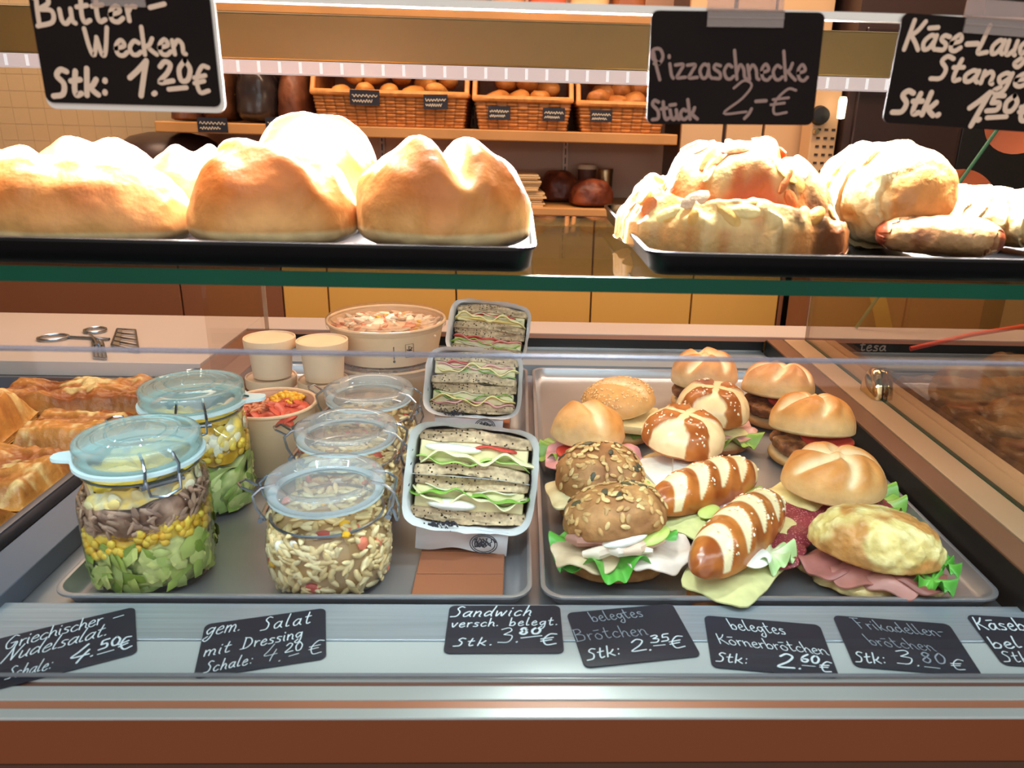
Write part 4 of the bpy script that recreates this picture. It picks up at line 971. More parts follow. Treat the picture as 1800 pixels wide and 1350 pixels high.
cup(567, 655, 0.995, 0.8572, 'lidded kraft cup, lower of the stack beside the big bowls'); cup(566, 600, 0.995, 0.8572+0.0545, 'lidded kraft cup, upper of the stack beside the big bowls')

# ================================================================== right tray: filled rolls
FZ = 0.8574
def at(px, py, rz=0, rx=0, ry=0): p = PZ(px, py, FZ+0.012); return MT(p[0], p[1], FZ, rz, rx, ry)
meatball_roll(at(1235, 703), 'kaiser roll with meatball, rearmost of the four meatball and salami rolls', 21, 0.047, 0.040, 0.4, (4, -3))
meatball_roll(at(1363, 727), 'kaiser roll with meatball, between rear meatball roll and right divider beam', 22, 0.049, 0.040, 0.1, (-6, 4))
meatball_roll(at(1422, 795), 'kaiser roll with thick meatball and tomato, right behind the salami roll', 23, 0.050, 0.041, 1.0, (-8, 3))
t = thing('salami_roll', 'kaiser roll with salami slices and green lettuce leaves', 'filled roll', at(1459, 892))
bun_base(0.050, 0.048, 0.016, 24).build('bun_base', M_crust, t)
put(lettuce(0.047, 3, 0.8, 0.009).build('lettuce', M_leaf, t), 0.030, 0.020, 0.020, 20)
put(lettuce(0.036, 5, 0.7, 0.008).build('lettuce', M_leaf, t), 0.042, -0.008, 0.020, -20)
for i, (x, y, a) in enumerate(((-0.026, -0.022, 0), (0.000, -0.030, 30), (0.022, -0.024, 60))):
    put(flat_slice(circ_rf(0.040, 0.02, i), 0.0022, C(150, 60, 70), 0.0012, 0.003, i).build('salami_slice', M_salami, t), x, y, 0.0215+0.0014*i, a)
put(flat_slice(rect_rf(0.03, 0.03), 0.003, CHEESE, 0.001, 0.004).build('cheese_slice', M_food, t), -0.028, 0.010, 0.026, 40)
put(kaiser_top(0.0535, 0.047, 0.037, 24, 0.9, GOLD, GOLDP).build('bun_top', M_crust, t), 0.0, 0.004, 0.039, 0, 2, 0)

def brie_f(t):
    put(lettuce(0.040, 6, 0.8, 0.006).build('lettuce', M_leaf, t), 0.016, -0.010, 0.018, -30)
    put(MB().box(-0.056, 0.012, -0.063, 0.010, 0.0, 0.011, BRIE, bev=0.004).build('brie_slice', M_food, t), 0.0, 0.002, 0.018, 14, 0, -4)
    put(MB().box(-0.012, 0.040, -0.059, 0.014, 0.0, 0.011, C(240, 238, 230), bev=0.004).build('brie_slice', M_food, t), 0.0, -0.002, 0.020, -10, 0, 4)
pretzel_roll(at(1196, 824), 'pretzel roll with white brie slices, nearer of the pair', 31, 0.051, 0.034, 0.62, brie_f, (5, 4), (0.001, 0.004))
def ham_f(t):
    put(lettuce(0.046, 7, 0.85, 0.007, C(150, 190, 84)).build('lettuce', M_leaf, t), 0.012, -0.012, 0.020, -20)
    put(flat_slice(circ_rf(0.044, 0.04, 2), 0.004, C(222, 170, 158), 0.003, 0.004, 2).build('ham_slice', M_food, t), 0.012, 0.0, 0.025)
    put(flat_slice(rect_rf(0.034, 0.034), 0.003, CHEESE, 0.001, 0.004).build('cheese_slice', M_food, t), 0.0, -0.008, 0.029, 30)
pretzel_roll(at(1249, 766), 'pretzel roll with lettuce and ham, farther of the pair', 32, 0.049, 0.034, 0.35, ham_f, (8, 2), (0.0, 0.0))
# ham roll
t = thing('ham_roll', 'plain roll with pink ham hanging out, beside the steel tray rim', 'filled roll', at(1034, 803))
bun_base(0.050, 0.047, 0.016, 41).build('bun_base', M_crust, t)
put(lettuce(0.050, 8, 0.8, 0.008, C(140, 180, 80)).build('lettuce', M_leaf, t), -0.014, -0.002, 0.019, 10)
put(flat_slice(rect_rf(0.056, 0.038, 5), 0.0024, C(232, 166, 172), 0.002, 0.004, 1, front=0.004).build('ham_slice', M_food, t), 0.004, -0.026, 0.028, -4)
put(flat_slice(circ_rf(0.024), 0.004, C(206, 62, 46), 0.0005).build('tomato_slice', M_food, t), -0.016, -0.026, 0.030)
put(plain_top(0.044, 0.042, 0.036, 41, GOLD, C(240, 204, 146), cleft=0.10, cdir=0.3).build('bun_top', M_crust, t), -0.002, 0.006, 0.040, 0, 0, 2)
# sesame roll with cheese
t = thing('sesame_roll', 'sesame crusted roll with white cheese and lettuce, behind the ham roll', 'filled roll', at(1084, 750, -14))
bun_base(0.050, 0.048, 0.016, 42).build('bun_base', M_crust, t)
put(lettuce(0.047, 9, 0.8, 0.007, C(150, 190, 80)).build('lettuce', M_leaf, t), 0.012, -0.008, 0.019)
put(MB().box(-0.046, 0.046, -0.048, 0.03, 0, 0.012, C(242, 226, 172), bev=0.004).build('cheese_slab', M_food, t), 0.006, 0.0, 0.022)
put(flat_slice(circ_rf(0.022), 0.004, C(210, 66, 48), 0.0005).build('tomato_slice', M_food, t), -0.010, -0.026, 0.036)
top = put(plain_top(0.049, 0.044, 0.031, 43, C(216, 156, 88), C(232, 184, 120), cleft=0.08, cdir=1.2).build('bun_top', M_crust, t), 0, 0.002, 0.043, 0, 6, -10)
o = seeds_on(top, 'sesame', dome_pt(0.0495, 0.0445, 0.0315, lambda a, q: True), 420, (0.0015, 0.0010, 0.0006), [C(238, 204, 150), C(228, 186, 124)], 9)
# grain rolls
def grain_cheese(t):
    put(lettuce(0.046, 12, 0.7, 0.006).build('lettuce', M_leaf, t), 0.010, 0.004, 0.020)
    put(flat_slice(rect_rf(0.046, 0.036), 0.004, CHEESE, 0.001, 0.003, 3).build('cheese_slice', M_food, t), 0.020, 0.000, 0.027, 30)
    put(flat_slice(rect_rf(0.034, 0.030), 0.004, C(240, 230, 180), 0.001, 0.003, 4).build('cheese_slice', M_food, t), -0.020, -0.014, 0.031, 10)
grain_roll(at(1052, 882), 'dark grain roll with cheese, behind the chicken grain roll', 61, 0.045, 0.038, 0.038, grain_cheese, (6, 2), topz=0.036, tz=4)
def grain_chick(t):
    put(lettuce(0.056, 13, 0.62, 0.011, C(96, 190, 70), C(150, 214, 110)).build('lettuce', M_leaf, t), -0.004, -0.014, 0.022, 6)
    put(flat_slice(circ_rf(0.034, 0.05, 3), 0.003, C(240, 222, 208), 0.003, 0.004, 3, front=0.004).build('chicken_slice', M_food, t), 0.034, -0.016, 0.030, 10)
    put(flat_slice(circ_rf(0.030, 0.05, 5), 0.003, C(222, 196, 160), 0.003, 0.004, 5, front=0.004).build('chicken_slice', M_food, t), -0.030, -0.022, 0.030, 40)
    for i, (x, y, rz_, cc) in enumerate(((-0.012, -0.034, 12, C(236, 216, 196)), (0.008, -0.036, -8, C(242, 226, 212)), (0.022, -0.032, 24, C(226, 196, 172)), (-0.026, -0.028, -20, C(176, 128, 112)))):
        b = MB(); b.tube([(-0.022, 0, 0), (-0.010, -0.004, 0.002), (0.004, 0.002, 0.001), (0.020, -0.002, 0.003)], [0.003, 0.006, 0.0055, 0.002], 8, cc)
        put(b.build('chicken_strip', M_food, t), x, y, 0.034+0.002*i, rz_)
    put(MB().ell((0, 0, 0), (0.022, 0.012, 0.006), EGGW, None, 20, 10).build('egg_slice', M_food, t), 0.004, -0.030, 0.046, 12, 0, -12)
    put(MB().ell((0, 0, 0), (0.016, 0.012, 0.004), C(190, 208, 110), None, 18, 8).build('cucumber_slice', M_food, t), 0.030, -0.026, 0.046, 24, 0, -18)
grain_roll(at(1080, 972), 'dark grain roll stuffed with sliced chicken and egg, nearest the front', 62, 0.047, 0.040, 0.034, grain_chick, (-14, -6), topz=0.044, tz=8)
# pretzel sticks
def stick_f1(t):
    put(lettuce(0.060, 15, 0.45, 0.006, C(160, 196, 110)).build('lettuce', M_leaf, t), 0.0, -0.012, 0.018)
    put(flat_slice(rect_rf(0.062, 0.024, 4), 0.004, C(226, 190, 184), 0.003, 0.004, 3).build('ham_slice', M_food, t), 0.004, -0.016, 0.022)
    put(flat_slice(rect_rf(0.030, 0.036, 5), 0.0035, C(226, 228, 158), 0.0012, 0.004, 2).build('cheese_slice', M_food, t), -0.050, -0.014, 0.024, 10)
    put(MB().ell((0, 0, 0), (0.016, 0.010, 0.004), C(196, 214, 120), None, 18, 8).build('cucumber_slice', M_food, t), -0.036, -0.030, 0.030, 10)
pretzel_stick(at(1240, 889, 40), 'pretzel stick with cheese and ham, behind the other pretzel stick', 71, 0.180, 0.0265, 0.030, stick_f1, (8, 4), 5)
def stick_f2(t):
    put(flat_slice(rect_rf(0.075, 0.034, 6), 0.0035, C(224, 220, 156), 0.0012, 0.004, 3).build('cheese_slice', M_food, t), -0.014, -0.010, 0.020)
    for i in range(3): put(flat_slice(circ_rf(0.026, 0.04, i), 0.0024, C(160, 66, 76), 0.002, 0.004, i).build('salami_slice', M_salami, t), 0.004+0.024*i, -0.026, 0.022+0.0012*i)
    put(lettuce(0.026, 17, 0.8, 0.007, C(176, 206, 140), C(222, 232, 190)).build('lettuce', M_leaf, t), -0.006, -0.030, 0.027)
    put(MB().ell((0, 0, 0), (0.018, 0.012, 0.004), EGGW, None, 18, 8).build('egg_slice', M_food, t), -0.028, -0.026, 0.030)
    put(flat_slice(rect_rf(0.024, 0.024, 7), 0.003, CHEESE, 0.001, 0.002, 8).build('cheese_slice', M_food, t), 0.050, -0.014, 0.024, 30)
pretzel_stick(at(1300, 972, 52), 'pretzel stick with salami and egg, nearest the front rim', 72, 0.190, 0.0270, 0.031, stick_f2, (8, 3), 5)
# cheese-topped roll
t = thing('cheese_crust_roll', 'long roll with baked cheese crust and raw ham, in the front right tray corner', 'filled roll', at(1530, 1002, -17))
def cfb(P, nz, H): return mixc(C(206, 160, 92), C(236, 206, 140), np.clip(0.5+0.9*nz, 0, 1))
b = oblong(0.060, 0.036, 0.012, 81, cfb, pw=1.75, lump=0.07, sc=90, hb=0.5); b.v[0][:, 2] = np.maximum(b.v[0][:, 2]+0.006, 0); b.v[0][:, 1] -= 0.003; b.build('bun_base', M_pastry, t)
for i, (x, y, rz_, cc) in enumerate(((-0.040, -0.008, 30, HAMD), (-0.014, -0.014, 10, C(190, 124, 112)), (0.014, -0.018, -10, C(196, 136, 124)), (0.034, -0.014, -20, C(150, 90, 80)))):
    put(flat_slice(rect_rf(0.024, 0.024, 4), 0.003, cc, 0.003, 0.004, i, front=0.003).build('raw_ham_slice', M_food, t), x, y, 0.020+0.0015*i, rz_)
put(lettuce(0.018, 21, 0.9, 0.006, C(78, 160, 52), C(120, 196, 80)).build('lettuce', M_leaf, t), 0.046, -0.022, 0.024)
put(lettuce(0.014, 22, 0.9, 0.005, C(78, 160, 52), C(120, 196, 80)).build('lettuce', M_leaf, t), 0.060, 0.006, 0.026)
def cft(P, nz, H):
    n2 = fbm(P, 34, 7, 2); e = ss(np.abs(P[..., 2])/H, 0.0, 0.5)
    c = mixc(C(222, 196, 118), C(244, 226, 156), np.clip(0.5+0.9*nz, 0, 1))
    br = ss(n2+0.7*(1-e), 0.22, 0.70); return mixc(c, C(190, 116, 50), br*0.8)
b = oblong(0.058, 0.040, 0.036, 82, cft, pw=1.7, lump=0.035, sc=130, hb=0.2, n=180, m=84)
put(b.build('cheese_crust_top', M_pastry, t), 0.0, 0.003, 0.033, 0, -2, 3)
# crumbs on the tray
for i, (px, py) in enumerate(((1118, 1000), (1166, 842), (1575, 1040))):
    p = PZ(px, py, 0.8572); b = MB().ell((0, 0, 0.0008), (0.004, 0.0013, 0.0009), C(230, 206, 160), None, 8, 5); o = b.build('bread_crumb', M_crumb); o.matrix_world = MT(p[0], p[1], 0.8572, 30*i)
    tag(o, ('small pale crumb in front of the grain rolls', 'small pale crumb beside the brie roll', 'small pale crumb before the cheese crust roll')[i], 'crumb')

# ================================================================== left compartment: cheese pastries, tongs
def pastry(M, label, seed, lx, ly, h):
    n, m = 90, 70; U = np.linspace(-1, 1, n)[None]; V = np.linspace(-1, 1, m)[:, None]
    X = lx*U+0*V; Y = ly*V+0*U; P = np.stack([X, Y, 0*X], -1); n1 = fbm(P, 28, seed, 4); n2 = fbm(P, 90, seed+5, 3)
    edge = np.minimum(ss(1-np.abs(U), 0, 0.22)+0*V, ss(1-np.abs(V), 0, 0.30)+0*U)
    wr = fbm(np.stack([X*9, Y*55, 0*X+seed], -1), 1.0, seed+2, 3)
    Z = h*(0.22+0.78*edge)*(1+0.22*n1+0.03*n2)+0.0045*wr*(0.3+0.7*edge)
    X = X*(1+0.05*fbm(P, 14, seed+3, 2)); Y = Y*(1+0.08*fbm(P, 16, seed+4, 2)+0.012*n2)
    bl = np.clip(0.45+0.6*n1+0.7*wr, 0, 1); col = mixc(C(140, 74, 30), C(202, 138, 68), bl)
    col = mixc(col, C(236, 214, 150), ss(0.6*n2+0.5*wr+0.7*fbm(P, 18, seed+8), 0.25, 0.8)*0.75); col = mixc(col, C(206, 150, 70), (1-edge)*0.5)
    b = MB().grid(X, Y, Z, col, None, False)
    # layered sides and base
    per = [(i, 0) for i in range(n)]+[(n-1, j) for j in range(1, m)]+[(i, m-1) for i in range(n-2, -1, -1)]+[(0, j) for j in range(m-2, 0, -1)]
    pe = np.array([[X[j, i], Y[j, i], Z[j, i]] for i, j in per]); rows = []; k = 9
    for q in range(k+1):
        f = q/k; r = pe.copy(); r[:, 2] = pe[:, 2]*(1-f); s = 1-0.03*(q % 2)-0.03*math.sin(f*3.1); r[:, :2] *= s; rows.append(r)
    R = np.stack(rows); cc = np.stack([np.tile(np.asarray(C(222, 166, 86))*(1.0 if q % 2 else 0.72), (len(pe), 1)) for q in range(k+1)])
    b.grid(R[::-1][..., 0], R[::-1][..., 1], R[::-1][..., 2], cc, None, True)
    o = b.build('cheese_pastry', M_pastry); o.matrix_world = M; tag(o, label, 'pastry', 'cheese pastries on the baking tray'); return o
PZT = 0.8605
def ap(px, py, rz): p = PZ(px, py, PZT+0.02); return MT(p[0], p[1], PZT, rz)
pastry(MT(-0.60, 1.005, PZT, 5), 'long baked cheese pastry lying across the back of the baking tray', 91, 0.112, 0.045, 0.030)
pastry(MT(-0.543, 0.895, PZT, 3), 'cheese pastry in the middle of the baking tray, beside the jars', 92, 0.058, 0.050, 0.026)
pastry(MT(-0.685, 0.885, PZT, 8), 'cheese pastry at the left picture edge with raised flaky corner', 93, 0.066, 0.058, 0.044)
pastry(MT(-0.545, 0.765, PZT, -4), 'pale cheese pastry with melted topping, beside the tuna jar', 94, 0.058, 0.062, 0.028)
pastry(MT(-0.545, 0.642, PZT, 6), 'cheese pastry in the near corner of the baking tray', 95, 0.054, 0.046, 0.030)
# serving tongs
p0 = PZ(165, 590, 0.9062); t = thing('serving_tongs', 'scissor serving tongs with slotted blade lying on the white ledge', 'tongs', MT(p0[0], p0[1], 0.9054))
def loc(px, py, dz=0.0): q = PZ(px, py, 0.9067+dz); return Vector((q[0]-p0[0], q[1]-p0[1], 0.0013+dz))
def loop(c0, c1, r, wid):
    a, bb = loc(*c0), loc(*c1); d = (bb-a); L = d.length; d.normalize(); nrm = Vector((-d.y, d.x, 0)); mid = (a+bb)/2
    return [mid+d*(L/2*math.cos(k*2*math.pi/28))+nrm*(wid*math.sin(k*2*math.pi/28)) for k in range(28)]
b = MB(); b.tube(loop((67, 594), (120, 592), 0, 0.017), 0.0022, 8, None, None, True); b.tube([loc(118, 592), loc(140, 593), loc(165, 594), loc(192, 596)], 0.0024, 8); b.build('tong_arm', M_wire, t)
b = MB(); b.tube(loop((149, 583), (185, 577), 0, 0.017), 0.0022, 8, None, None, True); b.tube([loc(158, 588), loc(166, 596, 0.003), loc(172, 606, 0.002)], 0.0024, 8); b.build('tong_arm', M_wire, t)
def blade(corners, nslots):
    A = [loc(*c) for c in corners]; b = MB()
    def q(u, v): return (A[0]*(1-u)+A[1]*u)*(1-v)+(A[3]*(1-u)+A[2]*u)*v
    b.tube([q(0, 0), q(1, 0)], 0.0016, 6); b.tube([q(0, 1), q(1, 1)], 0.0016, 6)
    k = nslots+1
    for i in range(k+1): b.tube([q(i/k, 0), q(i/k, 0.5), q(i/k, 1)], 0.0017, 6)
    V = [q(0, 0), q(1, 0), q(1, 0.28), q(0, 0.28)]; b.add([v+Vector((0, 0, 0.0004)) for v in V]+[v-Vector((0, 0, 0.0004)) for v in V], [(0, 1, 2, 3), (7, 6, 5, 4), (0, 4, 5, 1), (1, 5, 6, 2), (2, 6, 7, 3), (3, 7, 4, 0)])
    return b
blade([(196, 606), (206, 578), (238, 580), (244, 618)], 3).build('slotted_blade', M_wire, t)
blade([(162, 598), (180, 598), (187, 630), (166, 628)], 2).build('slotted_blade', M_wire, t)

# ================================================================== right compartment
def cfq(P, nz, H): return mixc(C(96, 58, 28), C(164, 112, 58), np.clip(0.5+0.9*nz, 0, 1))
p = PZ(1730, 740, 0.885)
n, m = 120, 100; U = np.linspace(-1, 1, n)[None]; V = np.linspace(-1, 1, m)[:, None]
P = np.stack([0.21*U+0*V, 0.25*V+0*U, 0*U*V], -1); n1 = fbm(P, 45, 5, 4); ed = np.minimum(ss(1-np.abs(U), 0, .08)+0*V, ss(1-np.abs(V), 0, .08)+0*U)
P[..., 2] = 0.028*ed*(1+0.16*n1)
b = MB().grid(P[..., 0], P[..., 1], P[..., 2], mixc(C(56, 34, 20), C(116, 80, 46), np.clip(0.5+0.9*n1, 0, 1)), None, False); b.box(-0.205, 0.205, -0.245, 0.245, 0, 0.004, C(120, 76, 40))
o = b.build('sheet_cake', M_pastry); o.matrix_world = MT(0.785, 0.88, 0.8605); tag(o, 'brown crumb sheet cake on the tray beyond the right glass partition', 'cake')

# ================================================================== bread on the glass shelf
SZ = 1.1548
def shelfbread(nm, cat, label, x0, x1, ytop, Y, ry, mk, group=None, rz=0, rx=0):
    a = PY(x0, 400, Y)[0]; c = PY(x1, 400, Y)[0]; zt = PY((x0+x1)/2, ytop, Y)[2]; H = zt-SZ
    b = mk((c-a)/2, ry, H); o = b[0].build(nm, b[1]); o.matrix_world = MT((a+c)/2, Y, SZ+b[2]*H, rz, rx); tag(o, label, cat, group); return o
BG, BP = C(190, 108, 46), C(222, 164, 98)
def wecken(seed, cl, cd, e=0.78):
    def mk(rx, ry, H):
        hb = 0.34; Ht = H/(1+hb*0.9); b = plain_top(rx, ry, Ht, seed, BG, BP, hb=hb, e=e, lump=0.05, cleft=cl, cdir=cd, cutcol=C(246, 214, 140), sc=34)
        return b, M_crust, hb*1.10/(1+hb*0.9)
    return mk
G = 'butter rolls on the left black tray'
shelfbread('butter_roll', 'bread', 'long butter roll lying at the front left of the black tray', -75, 346, 294, 0.575, 0.045, wecken(101, 0.06, 1.57, 0.6), G)
shelfbread('butter_roll', 'bread', 'peaked butter roll in the middle of the front row', 343, 628, 268, 0.578, 0.055, wecken(102, 0.20, 0.95), G)
shelfbread('butter_roll', 'bread', 'cleft butter roll at the right end of the front row', 628, 934, 262, 0.580, 0.056, wecken(103, 0.30, 0.35), G)
shelfbread('butter_roll', 'bread', 'tall butter roll in the back row, above the peaked roll', 452, 670, 222, 0.705, 0.055, wecken(104, 0.04, 1.2), G)
shelfbread('butter_roll', 'bread', 'butter roll in the back row, left of the tall one', 268, 440, 268, 0.700, 0.055, wecken(105, 0.05, 0.4), G)
shelfbread('butter_roll', 'bread', 'flat butter roll in the back row above the long roll', 70, 300, 254, 0.715, 0.055, wecken(106, 0.04, 0.2), G)
shelfbread('raisin_roll', 'bread', 'raisin roll at the left picture edge behind the long roll', -90, 130, 270, 0.690, 0.05, wecken(107, 0.02, 0.2), None)
rz_o = [o for o in COL.objects if o.name == 'raisin_roll'][0]
b = MB(); rnd = random.Random(4)
for px, py in ((84, 290), (54, 305), (140, 280), (30, 284), (110, 300)):
    q = PY(px, py, 0.655); b.ell((q[0]-rz_o.location.x, q[1]-rz_o.location.y-0.003, q[2]-rz_o.location.z-0.001), (0.006, 0.005, 0.0045), C(70, 52, 74), None, 10, 7)
b.build('raisins', M_food, rz_o)
# pizza snail: coiled pastry
def snail(rx, ry, H):
    n, m = 240, 110; T = np.linspace(0, 2*math.pi, n, endpoint=False)[None]; r = np.linspace(0, 1, m)[:, None]
    X = r*np.cos(T); Y = r*np.sin(T); Pn = np.stack([X, Y, 0*X], -1); n1 = fbm(Pn, 2.2, 6, 2); n2 = fbm(Pn, 7, 9, 2)
    s = r*2.3-T/(2*math.pi)+0.10*n1; f = s-np.floor(s)
    ridge = 1-np.exp(-(np.minimum(f, 1-f)/0.16)**2)
    env = np.maximum(1-np.abs(r)**2.3*0.93, 0)**0.75
    Z = H*env*(0.74+0.22*ridge+0.10*n1)+0.006*ridge*(r < 0.99); Z = np.where(r > 0.985, 0.004, Z)
    lob = np.clip(1-2.2*np.abs(fbm(np.stack([np.cos(T)*4+0*r, np.sin(T)*4+0*r, r*9+0*T], -1), 1.0, 14, 2)), 0, 1)*ss(r, 0.70, 0.86)
    wob = 1+0.04*np.sin(9*T+1)+0.02*n2+0.028*lob*(X < 0.35); Z = Z+0.003*lob
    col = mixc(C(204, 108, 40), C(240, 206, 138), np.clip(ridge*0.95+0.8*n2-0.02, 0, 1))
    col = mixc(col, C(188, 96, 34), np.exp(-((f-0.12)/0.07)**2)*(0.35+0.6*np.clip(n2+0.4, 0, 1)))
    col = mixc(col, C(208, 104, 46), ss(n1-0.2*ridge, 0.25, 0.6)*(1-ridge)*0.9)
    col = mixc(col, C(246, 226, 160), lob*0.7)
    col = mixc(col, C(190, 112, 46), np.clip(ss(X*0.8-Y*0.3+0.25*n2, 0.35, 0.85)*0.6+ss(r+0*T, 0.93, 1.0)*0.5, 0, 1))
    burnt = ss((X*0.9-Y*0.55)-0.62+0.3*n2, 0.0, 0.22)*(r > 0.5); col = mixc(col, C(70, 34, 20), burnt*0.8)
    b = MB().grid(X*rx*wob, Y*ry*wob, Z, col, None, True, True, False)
    b.grid(np.stack([X[-1]*rx*wob[-1], X[-1]*rx*0.9, 0*X[-1]]), np.stack([Y[-1]*ry*wob[-1], Y[-1]*ry*0.9, 0*X[-1]]), np.stack([Z[-1], 0*Z[-1], 0*Z[-1]]), C(200, 130, 60), None, True)
    rnd = random.Random(8)
    dX, dY = X*rx, Y*ry
    for _ in range(64):
        a = rnd.uniform(0, 6.28); q = math.sqrt(rnd.uniform(0.03, 0.9)); i = int(a/(2*math.pi)*n) % n; j = int(q*(m-1))
        zz = Z[j, i]; c = [C(246, 226, 170), C(212, 120, 66), C(236, 190, 106), C(240, 214, 180)][rnd.randrange(4)]
        i2, j2 = (i+3) % n, min(j+3, m-1); pt = lambda jj, ii: Vector((X[jj, ii]*rx*wob[jj, ii], Y[jj, ii]*ry*wob[jj, ii], Z[jj, ii])); nn = (pt(j2, i)-pt(j, i)).cross(pt(j, i2)-pt(j, i)); nn = nn if nn.z > 0 else -nn; b.ell(pt(j, i), (rnd.uniform(.006, .013), rnd.uniform(.003, .007), 0.0018), np.asarray(c)*rnd.uniform(.85, 1.1), nn.normalized().to_track_quat('Z', 'Y').to_matrix().to_4x4() @ Matrix.Rotation(rnd.uniform(0, 6), 4, 'Z'), 9, 5)
    for _ in range(5):   # soft onion and cheese lobes on the outer wall
        a = rnd.uniform(math.pi*1.02, math.pi*1.98); q = rnd.uniform(0.80, 0.965); i = int(a/(2*math.pi)*n) % n; j = int(q*(m-1))
        i2, j2 = (i+3) % n, min(j+3, m-1); nn = (pt(j2, i)-pt(j, i)).cross(pt(j, i2)-pt(j, i)); nn = nn if nn.z > 0 else -nn
        b.ell(pt(j, i), (rnd.uniform(.008, .017), rnd.uniform(.005, .009), 0.0026), np.asarray([C(244, 220, 150), C(236, 200, 120), C(226, 164, 84)][rnd.randrange(3)]), nn.normalized().to_track_quat('Z', 'Y').to_matrix().to_4x4() @ Matrix.Rotation(rnd.uniform(-.6, .6), 4, 'Z'), 16, 8)
    return b, M_pastry, 0.0
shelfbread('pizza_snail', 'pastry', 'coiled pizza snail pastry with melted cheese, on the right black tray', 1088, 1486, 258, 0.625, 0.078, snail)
# cheese roll-up (curled puff pastry)
def curl(L, R, H, seed, turns=7, colA=C(214, 152, 66), colB=C(246, 226, 168), taper=0.5, dark=None):
    n, m = 90, 150; u = np.linspace(-1, 1, m)[:, None]; T = np.linspace(0, 2*math.pi, n, endpoint=False)[None]
    pr = np.maximum(1-np.abs(u)**4.5, 0)**0.42*(1-0.45*taper*np.abs(u)**2)
    wj = fbm(np.stack([u*3+0*T, np.cos(T)*1.2+0*u, np.sin(T)*1.2+0*u], -1), 1.0, seed, 3)
    tw = u*turns+T/(2*math.pi)*1.0+0.30*wj; f = tw-np.floor(tw); st = f**0.7
    P = np.stack([L*u+0*T, R*pr*np.cos(T), H*pr*np.sin(T)], -1); n1 = fbm(P, 60, seed, 4)
    k = 1+0.09*(st-0.5)+0.07*n1+0.10*fbm(P, 22, seed+2, 2); P[..., 1] *= k; P[..., 2] *= k
    col = mixc(colA, colB, np.clip(0.25+0.7*st+0.6*n1, 0, 1))
    if dark is not None: col = mixc(col, dark[0], ss(np.abs(u)-dark[1]+0.04*n1, 0, 0.05))
    return MB().grid(P[..., 0], P[..., 1], P[..., 2], col, None, True, True, True)
def place_curl(nm, label, A, B, Y0, Y1, R, H, seed, **k):
    pa = PY(*A, Y0); pb = PY(*B, Y1); d = Vector((pb[0]-pa[0], pb[1]-pa[1], 0)); L = d.length/2; c = (pa+pb)/2
    o = curl(L, R, H, seed, **k).build(nm, M_pastry); o.matrix_world = MT(c[0], c[1], SZ+H*1.12, math.degrees(math.atan2(d.y, d.x))); tag(o, label, 'pastry'); return o
place_curl('cheese_croissant', 'puffy rolled cheese pastry, right of the pizza snail', (1466, 400), (1628, 400), 0.70, 0.590, 0.045, 0.0400, 111, turns=2.2, taper=0.45, dark=(C(214, 150, 84), 0.80))
place_curl('pretzel_cheese_stick', 'brown cheese pretzel stick with curled end, right of the puffy pastry', (1540, 400), (1770, 400), 0.60, 0.572, 0.022, 0.0160, 112, turns=0.6, colA=C(150, 88, 50), colB=C(196, 150, 100), taper=0.3, dark=(C(128, 58, 30), 0.84))
place_curl('flaky_cheese_stick', 'flaky pale pastry at the right picture edge, behind the pretzel stick', (1600, 380), (1880, 380), 0.71, 0.62, 0.036, 0.0240, 113, turns=4, taper=0.4)

